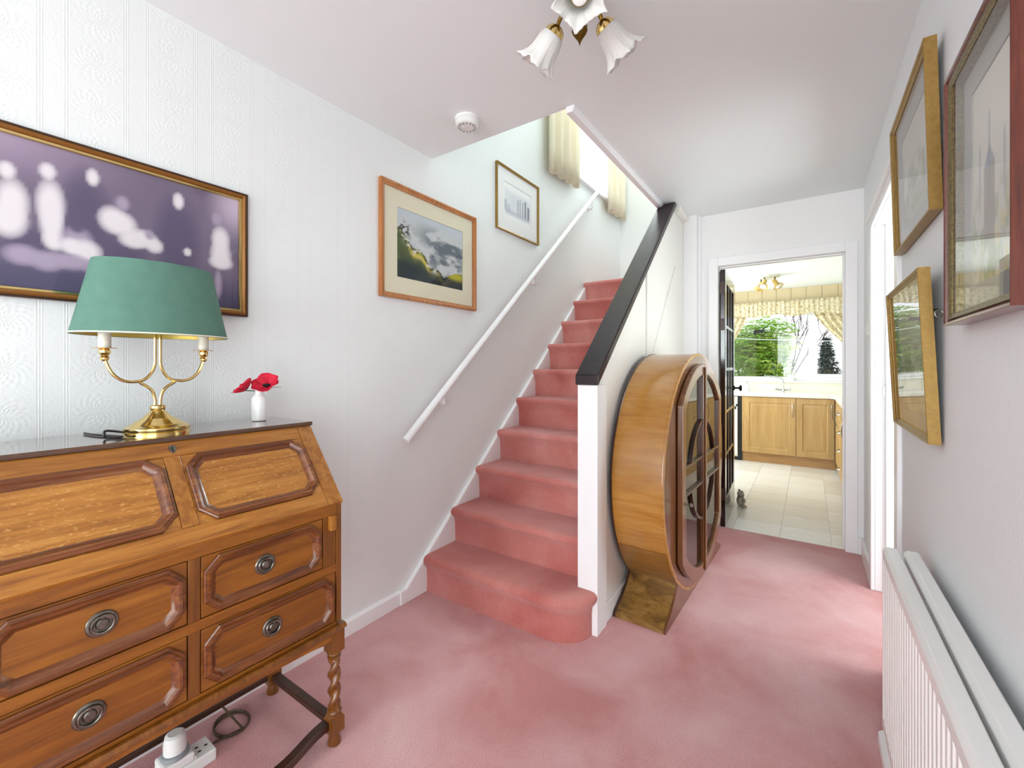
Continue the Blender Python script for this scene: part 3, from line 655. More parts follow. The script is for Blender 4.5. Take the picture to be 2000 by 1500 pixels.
build(slab(FY0+.05, FY1-.05, .845, 1.0, -.006, .002), 'bottom_rail', M_OAK_R, ff, smooth=0, bevel=.0015)
for a_, b_ in ((FY0, FY0+.049), (FY1-.049, FY1)): build(slab(a_, b_, .0, 1.0, -.006, .0022), 'end_stile', M_OAK_LZ, ff, smooth=0, bevel=.0015)
build(slab(BYC-.018, BYC+.018, .156, .844, -.006, .0022), 'mullion', M_OAK_LZ, ff, smooth=0, bevel=.0015)
for a_, b_ in ((FY0+.05, BYC-.019), (BYC+.019, FY1-.05)):
    build(slab(a_, b_, .156, .844, -.006, -.001), 'panel', M_OAK_L, ff, smooth=0)
    mpS = lambda u, v, n: SF(u, v/LL, n)
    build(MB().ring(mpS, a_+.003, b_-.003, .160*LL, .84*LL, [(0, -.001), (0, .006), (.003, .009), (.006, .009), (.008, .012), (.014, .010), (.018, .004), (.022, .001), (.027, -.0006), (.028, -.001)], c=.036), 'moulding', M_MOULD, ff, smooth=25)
es = MB(); p0 = SF(BYC+.006, .085, .002)
es.add([SF(BYC+.006+a, .085+b/LL, n) for n in (.0015, .004) for a, b in ((-.009, -.006), (-.006, -.011), (.006, -.011), (.009, -.006), (.007, .006), (0, .014), (-.007, .006))], [tuple(range(7)), tuple(range(7, 14))]+[(i, (i+1) % 7, 7+(i+1) % 7, 7+i) for i in range(7)])
esc = build(es, 'escutcheon', M_PEWTER, ff, smooth=0)
build(slab(BYC+.0045, BYC+.0075, .06, .115, .004, .0046), 'keyhole', M_DARKIN, ff, smooth=0)
# stand: moulding, apron, legs, stretchers
build(MB().prism([(BX0, .378), (BXF+.012, .378), (BXF+.014, .384), (BXF+.008, .392), (BX0, .392)], BY0-.008, BY1+.008, 'Y'), 'stand_moulding', M_OAK_DZ, bu, smooth=0)
ap = [(BY0+.03, .378), (BY1-.03, .378), (BY1-.03, .352)]+[(BY1-.06-(BY1-BY0-.12)*i/24, .345+.012*math.sin(PI*i/24)**.5) for i in range(25)]+[(BY0+.03, .352)]
build(MB().prism(ap, BXF-.02, BXF-.002), 'apron', M_OAK_D, bu, smooth=0, bevel=.0015)
for ys in (BY0+.01, BY1-.024): build(bx(BX0+.03, BXF-.03, ys, ys+.014, .335, .378), 'side_apron', M_OAK_DZ, bu, smooth=0)
def leg(cx, cy, name, front=True):
    m = MB(); hw = .0225
    m.box(cx-hw, cx+hw, cy-hw, cy+hw, .302, .378)
    m.lathe([(.014, .302), (.021, .300), (.023, .296), (.019, .291), (.016, .288), (.021, .284), (.02, .278)], (cx, cy, 0), 24)
    if front:
        prof = [(.0195, .28-.17*i/60) for i in range(61)]
        m.lathe(prof, (cx, cy, 0), 28, mod=lambda a, z: (.80+.26*math.cos(2*(a-2*PI*z/.104)))*(1-.35*max(0, (abs(z-.195)-.07)/.015)))
    else: m.lathe([(.019, .28), (.016, .2), (.019, .11)], (cx, cy, 0), 20)
    m.lathe([(.014, .116), (.02, .112), (.023, .107), (.02, .102), (.017, .099)], (cx, cy, 0), 24)
    m.add([(cx-hw*a, cy-hw*b, z) for z, k in ((.042, 1), (.086, 1), (.101, .6)) for a, b in ((k, k), (-k, k), (-k, -k), (k, -k))], [(3, 2, 1, 0), (8, 9, 10, 11)]+[(j*4+i, j*4+(i+1) % 4, j*4+4+(i+1) % 4, j*4+4+i) for j in (0, 1) for i in range(4)])
    m.lathe([(.012, .044), (.014, .036), (.017, .024), (.021, .01), (.021, .003), (.018, 0.0)], (cx, cy, 0), 24)
    build(m, 'leg', M_OAK_DZ, bu, smooth=40)
LXF, LXB = BXF-.022, BX0+.03; LY0, LY1 = BY0+.014, BY1-.014
for cx, fr_ in ((LXF, True), (LXB, False)):
    for cy in (LY0, LY1): leg(cx, cy, 'leg', fr_)
for cy in (LY0, LY1): build(bx(LXB+.02, LXF-.02, cy-.015, cy+.015, .058, .078), 'stretcher', M_STAINED, bu, smooth=0, bevel=.003)
build(bx(LXB-.01, LXB+.01, LY0+.02, LY1-.02, .058, .078), 'stretcher', M_STAINED, bu, smooth=0, bevel=.003)
pts = []; nn = 40
wavy = lambda t: LXF+.004+.038*(math.cos(4*PI*(t-.5))*-.5+.5)*(1 if abs(t-.5) < .5 else 0)-.012
top_ = [(wavy(i/nn)+.014, LY0+.02+(LY1-LY0-.04)*i/nn) for i in range(nn+1)]; bot_ = [(x-.03, y) for x, y in top_]
build(MB().prism(top_+bot_[::-1], .056, .08, 'Z'), 'stretcher', M_STAINED, bu, smooth=40, bevel=.002)

# ------------------------------------------------------------------ things on the bureau
lx, ly, lz = -1.555, .462, TOPZ
tl = thing('table_lamp', 'brass twin candle table lamp with oval green shade standing on the oak bureau', 'lamp', (lx, ly, lz))
build(MB().lathe([(.078, 0), (.078, .004), (.074, .006), (.076, .010), (.076, .018), (.072, .021), (.068, .022), (.060, .029), (.057, .029), (.049, .036), (.046, .036), (.038, .043), (.035, .043), (.027, .052), (.020, .060), (.016, .064), (.018, .068), (.019, .072), (.018, .077), (.013, .080), (1e-4, .080)], (lx, ly, lz), 40), 'base', M_BRASS, tl)
def bez(p, n=8):
    P = [Vector(q) for q in p]; out = []
    ext = [P[0]*2-P[1]]+P+[P[-1]*2-P[-2]]
    for i in range(1, len(ext)-2):
        a, b, c_, d = ext[i-1:i+3]
        for k in range(n):
            t = k/n; out.append(.5*((2*b)+(c_-a)*t+(2*a-5*b+4*c_-d)*t*t+(3*b-a-3*c_+d)*t**3))
    out.append(P[-1]); return out
for s in (-1, 1):
    Y = lambda d, z: (lx, ly+s*d, lz+z)
    build(MB().tube(bez([Y(.006, .074), Y(.007, .10), Y(.016, .125), Y(.042, .146)]), .0042, 10), 'stem', M_BRASS, tl)
    build(MB().tube(bez([Y(.006, .46), Y(.006, .34), Y(.006, .24), Y(.008, .19), Y(.025, .158), Y(.05, .148), Y(.078, .152), Y(.10, .172), Y(.113, .205), Y(.115, .222)]), .0042, 10), 'arm', M_BRASS, tl)
    build(MB().lathe([(.005, .205), (.009, .209), (.010, .214), (.007, .219), (.009, .221), (.0125, .227), (.0125, .234), (.009, .238), (.027, .2385), (.0275, .240), (.0, .240)], (lx, ly+s*.115, lz), 24), 'drip_pan', M_BRASS, tl)
    build(MB().lathe([(.0135, .240), (.0135, .318), (.010, .322), (1e-4, .322)], (lx, ly+s*.115, lz), 20), 'candle_sleeve', M_IVORY, tl)
sh = MB().openlathe([(1.0, .276), (.985, .279)]+[(1-.235*t, .279+.198*t) for t in np.linspace(0.02, 1, 8)], (lx, ly-.004, lz), 56, sx=.120, sy=.180)
so = build(sh, 'shade', M_LAMPG, tl, smooth=60, recalc=True)
si = MB().openlathe([(.975, .277)]+[(.972-.235*t, .279+.197*t) for t in np.linspace(0.02, 1, 6)], (lx, ly-.004, lz), 56, sx=.120, sy=.180)
build(si, 'shade_lining', M_SHADEIN, tl, smooth=60)
build(MB().tube([(lx+.121*math.cos(a), ly-.004+.1815*math.sin(a), lz+.279) for a in np.linspace(0, 2*PI, 57)[:-1]], .0022, 6, True), 'shade_trim', M_IVORY, tl)
ft = MB().lathe([(.014, .448), (.014, .452), (.006, .456), (.008, .462), (.010, .467), (.007, .474), (1e-4, .477)], (lx, ly, lz), 16)
build(ft, 'finial', M_BRASS, tl)
sp = MB()
for a in (0, PI/2, PI, 3*PI/2): sp.tube([(lx, ly, lz+.452), (lx+.088*math.cos(a), ly-.004+.132*math.sin(a), lz+.466)], .002, 6)
build(sp, 'shade_carrier', M_BRASS, tl)
fx = MB().tube(bez([(lx+.0, ly-.07, lz+.008), (lx+.02, ly-.115, lz+.02), (lx+.03, ly-.122, lz+.012), (lx+.03, ly-.118, lz+.004), (lx+.045, ly-.09, lz+.0035), (lx-.05, ly-.12, lz+.0035), (lx-.12, ly-.13, lz+.0035)]), .003, 8)
build(fx, 'flex', M_BLKCORD, tl)
vx_, vy_ = -1.592, .760
va = MB().lathe([(.019, 0), (.0225, .002), (.0235, .010), (.0235, .072), (.0225, .08), (.018, .088), (.0135, .092), (.0125, .097), (.0145, .104), (.0165, .110), (.0145, .110), (.011, .098), (.0105, .06), (1e-4, .06)], (vx_, vy_, TOPZ), 32)
tag(build(va, 'bud_vase', M_CHINA), 'small white china bud vase at the right end of the bureau top', 'vase')
def poppy(c, tilt, az, rad, label, leafdir):
    r = thing('paper_poppy', label, 'flower', c)
    R = Matrix.Rotation(az, 3, 'Z') @ Matrix.Rotation(tilt, 3, 'Y')
    def pet(off):
        m = MB()
        def f(u, v):
            a = (u-.5)*PI*1.15+off; rr = rad*v*(1+.10*math.sin(a*5+off))
            q = R @ Vector((rr*math.cos(a), rr*math.sin(a), rad*(.55*v*v)-.0+.003*math.sin(a*7))); return (c[0]+q[0], c[1]+q[1], c[2]+q[2])
        return m.grid(f, 14, 6)
    build(pet(0), 'petal', M_RED, r, smooth=80, solid=.0012, recalc=False); build(pet(PI), 'petal', M_RED, r, smooth=80, solid=.0012, recalc=False)
    q = R @ Vector((0, 0, .005)); build(MB().ball((c[0]+q[0], c[1]+q[1], c[2]+q[2]), rad*.3, rad*.3, rad*.16), 'centre', M_BLACK, r)
    ld = Vector(leafdir); sd = Vector((-ld.y, ld.x, 0)).normalized(); e = Vector(c)-Vector((0, 0, .004))
    pts_ = [e+ld*t+sd*wd_ for t, wd_ in ((0, 0), (.3, .006), (.5, .011), (.7, .006), (.75, .010), (1, 0), (.75, -.010), (.7, -.006), (.5, -.011), (.3, -.006))]
    n = len(pts_); build(MB().add([tuple(p) for p in pts_]+[tuple(p-Vector((0, 0, .001))) for p in pts_], [tuple(range(n)), tuple(range(2*n-1, n-1, -1))]+[(i, (i+1) % n, n+(i+1) % n, n+i) for i in range(n)]), 'leaf', M_LEAFP, r, smooth=0)
    build(MB().tube([tuple(e), (vx_+(c[0]-vx_)*.25, vy_+(c[1]-vy_)*.25, TOPZ+.105), (vx_, vy_, TOPZ+.065)], .0018, 6), 'stem', M_LEAFP, r)
poppy((vx_+.012, vy_+.022, TOPZ+.121), .85, -.9, .042, 'larger red paper poppy with black centre in the white bud vase', (.01, .045, .0))
poppy((vx_+.004, vy_-.046, TOPZ+.112), .75, -2.0, .036, 'smaller red paper poppy leaning left out of the white bud vase', (-.0, -.036, .006))

# ------------------------------------------------------------------ under the bureau: extension block, plug, cable
eb = thing('extension_socket', 'white extension socket block lying on the carpet under the bureau', 'socket', (-1.56, .50, 0))
build(bx(-1.60, -1.52, .36, .60, 0, .036), 'body', M_PLASTW, eb, smooth=0, bevel=.004)
for y in (.573, ):
    s_ = MB()
    for dx, dz in ((0, .012), (-.011, -.009), (.011, -.009)): s_.box(-1.56+dx-.003, -1.56+dx+.003, y+dz-.004, y+dz+.004, .0355, .0367)
    build(s_, 'socket_slot', M_DARKIN, eb, smooth=0)
build(MB().box(-1.537, -1.529, .535, .55, .036, .044), 'switch', M_PLASTW, eb, smooth=0, bevel=.001)
pg = thing('plug_adaptor', 'white round plug-in adaptor with grey collar on the extension socket', 'adaptor', (-1.56, .505, .036))
build(bx(-1.595, -1.525, .465, .545, .036, .064), 'plug_body', M_PLASTW, pg, smooth=0, bevel=.006)
build(MB().lathe([(.034, .064), (.036, .068), (.034, .076), (.03, .078)], (-1.56, .505, 0), 28), 'collar', M_GREYP, pg)
build(MB().lathe([(.028, .076), (.029, .10), (.025, .125), (.018, .130), (1e-4, .130)], (-1.56, .505, 0), 28), 'dome', M_PLASTW, pg)
cb = [(-1.62+.055*math.cos(a)*(1+.1*k), .685+.05*math.sin(a), .004+.006*k) for k in (0, 1) for a in np.linspace(0.4, 2*PI+.2, 22)]
tag(build(MB().tube([(-1.575, .601, .015), (-1.585, .63, .006)]+cb+[(-1.70, .66, .08), (-1.715, .64, .25), (-1.715, .60, .6)], .0035, 8), 'coiled_cable', M_CORD), 'brown cable looped on the carpet beside the extension socket', 'cable')

# ------------------------------------------------------------------ drum display cabinet
CR, CZ = .64, .652; cr = math.radians(-2.1)
cab = thing('display_cabinet', 'round Art Deco walnut display cabinet with glazed doors beside the stair partition', 'cabinet', (-.512, 2.625, 0), cr)
def circ(R, n=96, z=CZ): return [(R*math.cos(2*PI*i/n), z+R*math.sin(2*PI*i/n)) for i in range(n)]
def cring(m, R, prof, n=96):
    """revolve (radius offset, x) profile about the drum axis"""
    vs = []
    for dr, x in prof: vs += [(x, y, z) for y, z in circ(R+dr, n)]
    for j in range(len(prof)-1):
        m.f += [(len(m.v)+j*n+i, len(m.v)+j*n+(i+1) % n, len(m.v)+(j+1)*n+(i+1) % n, len(m.v)+(j+1)*n+i) for i in range(n)]
    m.v += vs; return m
D0 = -.258
build(cring(MB(), CR, [(-.02, D0+.01), (0, D0+.012), (0, -.012), (-.02, -.01), (-.02, D0+.01)]), 'drum_side', M_VENEER, cab, local=True, smooth=50)
build(cring(MB(), CR, [(-.012, 0), (.001, -.002), (.003, -.006), (.003, -.010), (.0, -.012)]), 'front_bead', M_VENEER, cab, local=True, smooth=50)
build(cring(MB(), CR, [(-.012, D0), (.001, D0+.002), (.003, D0+.006), (.003, D0+.010), (.0, D0+.012)]), 'back_bead', M_DKFRAME, cab, local=True, smooth=50)
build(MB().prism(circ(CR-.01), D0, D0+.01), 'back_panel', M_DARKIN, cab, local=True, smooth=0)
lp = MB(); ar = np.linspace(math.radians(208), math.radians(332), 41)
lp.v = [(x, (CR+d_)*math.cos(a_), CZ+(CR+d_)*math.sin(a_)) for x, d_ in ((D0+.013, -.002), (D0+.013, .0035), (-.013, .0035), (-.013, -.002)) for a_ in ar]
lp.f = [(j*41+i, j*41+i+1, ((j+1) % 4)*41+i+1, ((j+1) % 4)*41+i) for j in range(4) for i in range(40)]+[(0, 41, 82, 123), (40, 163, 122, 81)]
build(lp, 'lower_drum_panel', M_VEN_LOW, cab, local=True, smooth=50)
# face board: disc with truncated-circle opening
DR, DYH = .585, .445
def trunc(R, yh, n=24, k=8):
    a0 = math.acos(min(1, yh/R)); zs = R*math.sin(a0); pts = []
    for i in range(n+1): a = a0+(PI-2*a0)*i/n; pts.append((R*math.cos(a), CZ+R*math.sin(a)))
    pts += [(-yh, CZ+zs-2*zs*i/k) for i in range(1, k)]
    for i in range(n+1): a = PI+a0+(PI-2*a0)*i/n; pts.append((R*math.cos(a), CZ+R*math.sin(a)))
    pts += [(yh, CZ-zs+2*zs*i/k) for i in range(1, k)]
    return pts
inner = trunc(DR-.03, DYH-.03)
def dir_out(p, R): v = Vector((p[0], p[1]-CZ)); a = math.atan2(v.y, v.x); return (R*math.cos(a), CZ+R*math.sin(a))
outer = [dir_out(p, CR-.011) for p in inner]; n = len(inner)
fm = MB().add([(x, y, z) for x, P in ((0, outer), (0, inner), (-.016, inner), (-.016, outer)) for y, z in P], [(j*n+i, j*n+(i+1) % n, ((j+1) % 4)*n+(i+1) % n, ((j+1) % 4)*n+i) for j in range(4) for i in range(n)])
build(fm, 'face_board', M_VEN_FACE, cab, local=True, smooth=0)
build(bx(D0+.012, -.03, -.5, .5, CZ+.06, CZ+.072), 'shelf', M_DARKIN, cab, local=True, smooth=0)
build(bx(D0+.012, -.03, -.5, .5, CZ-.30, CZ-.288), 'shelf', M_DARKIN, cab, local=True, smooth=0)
def halfdoor(s):
    """s=-1 door nearer the camera, +1 farther"""
    def half(R, yh, gap, n=20):
        a0 = math.acos(min(1, yh/R)); a1 = math.acos(gap/R)
        pts = [(s*R*math.cos(a1+(a0-a1)*i/n), CZ+R*math.sin(a1+(a0-a1)*i/n)) for i in range(n+1)]
        return pts+[(y, 2*CZ-z) for y, z in pts[::-1]]
    O = half(DR, DYH, .003); I = half(DR-.062, DYH-.062, .024); nn = len(O)
    d = build(MB().add([(x, y, z) for x, P in ((.030, O), (.030, I), (.004, I), (.004, O)) for y, z in P], [(j*nn+i, j*nn+(i+1) % nn, ((j+1) % 4)*nn+(i+1) % nn, ((j+1) % 4)*nn+i) for j in range(4) for i in range(nn)]), 'door', M_VEN_FACE, cab, local=True, smooth=0, bevel=.003)
    build(MB().prism(half(DR-.056, DYH-.056, .018), .012, .015), 'pane', M_CABGLASS, d, local=True, smooth=0)
    yi = DYH-.062
    for z in (CZ+.07, CZ-.07):
        build(bx(.012, .028, *sorted((s*.024, s*yi)), z-.007, z+.007), 'glazing_bar', M_DKFRAME, d, local=True, smooth=0, bevel=.002)
    for sg in (1, -1):
        R0 = .27; a0 = math.asin(.07/R0); a1 = math.acos(.024/R0); m_ = MB(); vs = []; k = 22
        for i in range(k+1):
            a = a0+(a1-a0)*i/k
            for rr, x in ((R0-.007, .028), (R0+.007, .028), (R0+.007, .012), (R0-.007, .012)): vs.append((x, s*rr*math.cos(a), CZ+sg*rr*math.sin(a)))
        fs = [(i*4+q, i*4+(q+1) % 4, i*4+4+(q+1) % 4, i*4+4+q) for i in range(k) for q in range(4)]+[(0, 1, 2, 3), (k*4+3, k*4+2, k*4+1, k*4)]
        build(m_.add(vs, fs), 'glazing_bar', M_DKFRAME, d, local=True, smooth=40)
    return d
dL = halfdoor(-1); dR = halfdoor(1)
build(bx(.030, .040, -.016, .010, CZ-.565, CZ+.565), 'meeting_stile', M_VEN_FACE, dL, local=True, smooth=0, bevel=.004)
lk = MB().lathe([(.010, 0), (.010, .002), (.006, .003)], (.030, -.405, CZ-.10), 14, Matrix.Rotation(PI/2, 3, 'Y')).tube([(.032, -.405, CZ-.10), (.052, -.405, CZ-.10)], .0022, 6).box(.052, .066, -.407, -.403, CZ-.108, CZ-.092)
build(lk, 'key', M_PEWTER, dL, local=True, smooth=0)
build(bx(.004, .034, .447, .457, CZ-.02, CZ+.02), 'hinge', M_BRASSD, dR, local=True, smooth=0)
# S-curved foot
half_ = [(-.60, 0), (-.598, .018), (-.575, .032), (-.54, .047), (-.50, .066), (-.46, .092), (-.42, .128), (-.39, .165), (-.34, .19)]
foot = half_+[(-y, z) for y, z in half_[::-1]]
ctop = [(y, min(z, CZ-math.sqrt(max(0, CR*CR-y*y))+.012) if abs(y) < CR else z) for y, z in half_]
mid = [(y, CZ-math.sqrt(CR*CR-y*y)+.004) for y in np.linspace(-.33, .33, 15)]
prof = half_[:-1]+[(-.385, CZ-math.sqrt(CR*CR-.385**2)+.004)]+mid+[(.385, CZ-math.sqrt(CR*CR-.385**2)+.004)]+[(-y, z) for y, z in half_[:-1][::-1]]
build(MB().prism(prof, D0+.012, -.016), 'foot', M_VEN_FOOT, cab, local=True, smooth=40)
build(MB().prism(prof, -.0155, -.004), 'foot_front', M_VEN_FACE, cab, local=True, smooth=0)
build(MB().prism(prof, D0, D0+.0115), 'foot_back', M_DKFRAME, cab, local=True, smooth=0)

# ------------------------------------------------------------------ radiator
RX, RZ0, RZ1, RYA, RYB = .185, .125, .672, .45, 1.735
rad = thing('radiator', 'white double panel radiator with fluted front along the right wall', 'radiator', (.24, 1.09, .0))
def rpanel(xf, name, sgn=-1):
    m = MB(); n = 39; pts = []; L = RYB-RYA-.03
    for i in range(n):
        y = RYA+.015+L*i/n; p = L/n
        pts += [(xf, y+.0*p), (xf, y+.42*p), (xf-sgn*.007, y+.55*p), (xf-sgn*.007, y+.87*p)]
    pts.append((xf, RYB-.015)); k = len(pts); bk = xf-sgn*.013
    m.add([(x, y, z) for z in (RZ0+.03, RZ1-.035) for x, y in pts], [(i, i+1, k+i+1, k+i) for i in range(k-1)])
    # top and bottom rolled edges, ends, back
    m.prism([(xf, RZ1-.036), (xf, RZ1-.010), (xf+.009, RZ1), (xf+.034, RZ1), (xf+.038, RZ1-.006), (xf+.038, RZ1-.036)], RYA, RYB, 'Y'); m.box(min(xf, bk), max(xf, bk), RYA, RYB, RZ0, RZ0+.031)
    m.box(min(xf, bk), max(xf, bk), RYA, RYA+.016, RZ0+.03, RZ1-.035); m.box(min(xf, bk), max(xf, bk), RYB-.016, RYB, RZ0+.03, RZ1-.035)
    m.box(min(bk, bk+sgn*.003), max(bk, bk+sgn*.003), RYA, RYB, RZ0+.02, RZ1-.02)
    build(m, name, M_RAD, rad, smooth=0, bevel=.003)
rpanel(RX, 'front_panel'); rpanel(RX+.062, 'rear_panel', 1) if False else rpanel(RX+.047, 'rear_panel')
for z_ in (RZ1-.022, RZ0+.02): build(MB().tube([(RX+.007, RYB-.02, z_), (RX+.055, RYB-.02, z_)], .011, 12), 'manifold', M_RAD, rad)
for y in (1.60, 1.03, .6): build(bx(RX+.086, RW-.001, y-.012, y+.012, RZ1-.12, RZ1-.06), 'bracket', M_RAD, rad, smooth=0, bevel=.002)
build(MB().tube([(RX+.03, RYB-.02, RZ0+.02), (RX+.03, RYB+.012, RZ0+.02), (RX+.03, RYB+.012, 0)], .008, 10), 'feed_pipe', M_RAD, rad) if False else None
struct(MB().prism([(RX+.0, 0), (RW, 0), (RW, .045), (RX+.012, .045), (RX+.0, .035)], -1.5, 1.84, 'Y'), 'trim_pipe_cover', M_WHITE, smooth=0, bevel=.002)

# light switch on the right wall beside the kitchen door
ls = thing('light_switch', 'white light switch on the right wall between the two doorways', 'switch', (RW, 3.33, 1.42))
build(bx(RW-.010, RW, 3.29, 3.37, 1.40, 1.485), 'plate', M_PLASTW, ls, smooth=0, bevel=.002)
build(bx(RW-.018, RW-.010, 3.322, 3.338, 1.43, 1.455), 'rocker', M_PLASTW, ls, smooth=0, bevel=.002)

# smoke alarm
sa = thing('smoke_alarm', 'round white smoke alarm on the hall ceiling near the stairwell', 'smoke alarm', (-1.322, 1.564, H))
build(MB().lathe([(.056, 0), (.056, -.012), (.053, -.014)], (-1.322, 1.564, H), 36), 'mounting_plate', M_PLASTW, sa)
build(MB().lathe([(.050, -.012), (.0545, -.016), (.0545, -.022), (.053, -.024), (.053, -.034), (.047, -.040), (.020, -.042), (1e-4, -.042)], (-1.322, 1.564, H), 36), 'body', M_PLASTW, sa)
gr = MB()
for k in range(14):
    a = 2*PI*k/14; gr.add([(-1.322+(r_*math.cos(a+d)), 1.564+(r_*math.sin(a+d)), H+z) for z in (-.0425, -.0405) for r_, d in ((.030, -.08), (.044, -.05), (.044, .05), (.030, .08))], [(0, 1, 2, 3), (7, 6, 5, 4), (0, 1, 5, 4), (1, 2, 6, 5), (2, 3, 7, 6), (3, 0, 4, 7)])
build(gr, 'vent_slots', M_GREYP, sa, smooth=0)
build(MB().lathe([(.008, -.040), (.008, -.0445), (1e-4, -.0445)], (-1.334, 1.55, H), 14), 'test_button', M_PLASTW, sa)

# ------------------------------------------------------------------ hall ceiling light
hx, hy = -.546, 1.146; ca0 = math.atan2(-hy, -hx)
cl = thing('ceiling_light', 'brass leaf ceiling light with three frosted tulip glass shades in the hall', 'ceiling light', (hx, hy, H))
build(MB().lathe([(.062, 0), (.062, -.006), (.055, -.014), (.03, -.022), (.02, -.03), (.026, -.05), (.03, -.08), (.022, -.105), (.012, -.118), (.014, -.128), (.008, -.138), (1e-4, -.14)], (hx, hy, H), 32), 'hub', M_BRASSD, cl)
for k in range(3):
    a = ca0+2*PI*k/3; dx, dy = math.cos(a), math.sin(a)
    P = lambda r_, z: (hx+dx*r_, hy+dy*r_, H+z)
    build(MB().tube(bez([P(.02, -.09), P(.045, -.10), P(.066, -.125), P(.080, -.150)]), .006, 10), 'arm', M_BRASSD, cl)
    ax = Vector((dx*.7, dy*.7, -.7)).normalized(); Rm = Vector((0, 0, 1)).rotation_difference(ax).to_matrix(); org = P(.080, -.152)
    build(MB().lathe([(.012, -.012), (.022, -.006), (.029, .004), (.031, .012), (.028, .016), (.02, .014)], org, 24, Rm), 'gallery', M_BRASS, cl)
    pr = [(.024, .008), (.031, .016), (.036, .030), (.038, .048), (.040, .064), (.045, .080), (.053, .094), (.060, .102)]
    vs = MB(); nseg = 72
    tip = lambda an: (1-abs(math.sin(2.5*an)))**2.2
    for j, (r_, z) in enumerate(pr):
        for q in range(nseg):
            an = 2*PI*q/nseg; f = (j/(len(pr)-1))**2.5; rr = r_*(1+.022*math.cos(24*an))*(1+f*(.34*tip(an)-.05)); zz = z+f*(.016*tip(an)-.006*math.cos(10*an))
            v = Rm @ Vector((rr*math.cos(an), rr*math.sin(an), zz)); vs.v.append((org[0]+v[0], org[1]+v[1], org[2]+v[2]))
    vs.f = [(j*nseg+q, j*nseg+(q+1) % nseg, (j+1)*nseg+(q+1) % nseg, (j+1)*nseg+q) for j in range(len(pr)-1) for q in range(nseg)]
    build(vs, 'glass_shade', M_FROST, cl, smooth=60, solid=.003)
    build(MB().lathe([(.012, .006), (.013, .024), (.0205, .038), (.023, .05), (.020, .064), (.011, .073), (1e-4, .076)], org, 20, Rm), 'bulb', M_BULB, cl)
    la = a+PI/3; ldx, ldy = math.cos(la), math.sin(la); lf = MB()
    def leaf(u, v):
        t = v; wd_ = .034*math.sin(PI*min(1, t*.95+.05))**.7*(1+.18*math.sin(t*24)); s_ = (u-.5)*2*wd_
        r_ = .02+.120*t; z_ = -.05-.035*t*t-.05*t+.010*abs(u-.5)*2
        return (hx+ldx*r_-ldy*s_, hy+ldy*r_+ldx*s_, H+z_)
    build(lf.grid(leaf, 8, 16), 'leaf', M_BRASSD, cl, smooth=60, solid=.002, recalc=False)

# ------------------------------------------------------------------ kitchen shell
KF = -.008
kf = struct(bx(-.80, KX1, 3.645, KY, -.1, KF-.004).box(KX0, -.80, 4.96, KY, -.1, KF-.004), 'floor_kitchen', M_VINYL, smooth=0)
tile = None; TS = .305
for i in range(10):
    for j in range(11):
        x0 = -1.70+i*TS; y0 = 3.66+j*TS
        if x0 > .3 or x0 < (-.82 if y0 < 4.9 else -1.3): continue
        if tile is None:
            tile = build(bx(x0+.001, x0+TS-.001, y0+.001, y0+TS-.001, KF-.004, KF), 'floor_tile', M_VINYL, kf, smooth=0, bevel=.001, seg=1); t0 = (x0, y0)
        else:
            t_ = tile.copy(); C.objects.link(t_); t_.parent = kf; t_.location = (x0-t0[0], y0-t0[1], 0)
struct(bx(-.884, KX1+.1, 3.72, KY+.1, KC, KC+.1).box(KX0-.1, -.884, 4.86, KY+.1, KC, KC+.1), 'ceiling_kitchen', M_CEIL, smooth=0)
struct(bx(KX0-.1, KX0, 4.96, KY+.1, -.1, KC).box(-.884, -.80, 3.72, 4.96, -.1, KC).box(KX0-.1, -.884, 4.86, 4.96, -.1, KC), 'wall_kitchen_left', M_KWALL, smooth=0)
struct(bx(KX1, KX1+.1, 3.72, KY+.1, -.1, KC), 'wall_kitchen_right', M_KWALL, smooth=0)
w = MB(); w.box(-.884, DX0-.03, EW+.1, EW+.14, -.1, KC); w.box(DX1+.03, KX1, EW+.1, EW+.14, -.1, KC); w.box(DX0-.03, DX1+.03, EW+.1, EW+.14, DZ+.03, KC)
struct(w, 'wall_kitchen_front', M_KWALL, smooth=0)
QX0, QX1, QZ0, QZ1 = -1.32, .76, 1.03, 2.02
w = MB(); w.box(KX0, KX1, KY, KY+.12, -.1, QZ0); w.box(KX0, QX0, KY, KY+.12, QZ0, KC); w.box(QX1, KX1, KY, KY+.12, QZ0, KC); w.box(QX0, QX1, KY, KY+.12, QZ1, KC)
kw = struct(w, 'wall_kitchen_window', M_KWALL, smooth=0)
xb = -1.39
while xb < .86:
    build(bx(xb+.002, min(xb+.168, .868), KY-.012, KY, 2.02, KC), 'cladding_board', M_CLAD, kw, smooth=0, bevel=.002, seg=1); xb += .170
# kitchen window
m = MB(); Y0, Yb = KY+.02, KY+.07; F = .05
for x0, x1, z0, z1 in ((QX0, QX1, QZ0, QZ0+F), (QX0, QX1, QZ1-F, QZ1), (QX0, QX0+F, QZ0+F, QZ1-F), (QX1-F, QX1, QZ0+F, QZ1-F), (-.005, .05, QZ0+F, QZ1-F)): m.box(x0, x1, Y0, Yb, z0, z1)
w2 = struct(m, 'window_2', M_UPVC, smooth=0, bevel=.004)
cs = MB(); F2 = .042
for x0, x1, z0, z1 in ((.05, QX1-F, QZ0+F, QZ0+F+F2), (.05, QX1-F, QZ1-F-F2, QZ1-F), (.05, .05+F2, QZ0+F+F2, QZ1-F-F2), (QX1-F-F2, QX1-F, QZ0+F+F2, QZ1-F-F2)): cs.box(x0, x1, Y0-.012, Yb-.01, z0, z1)
ca = build(cs, 'casement', M_UPVC, w2, smooth=0, bevel=.004)
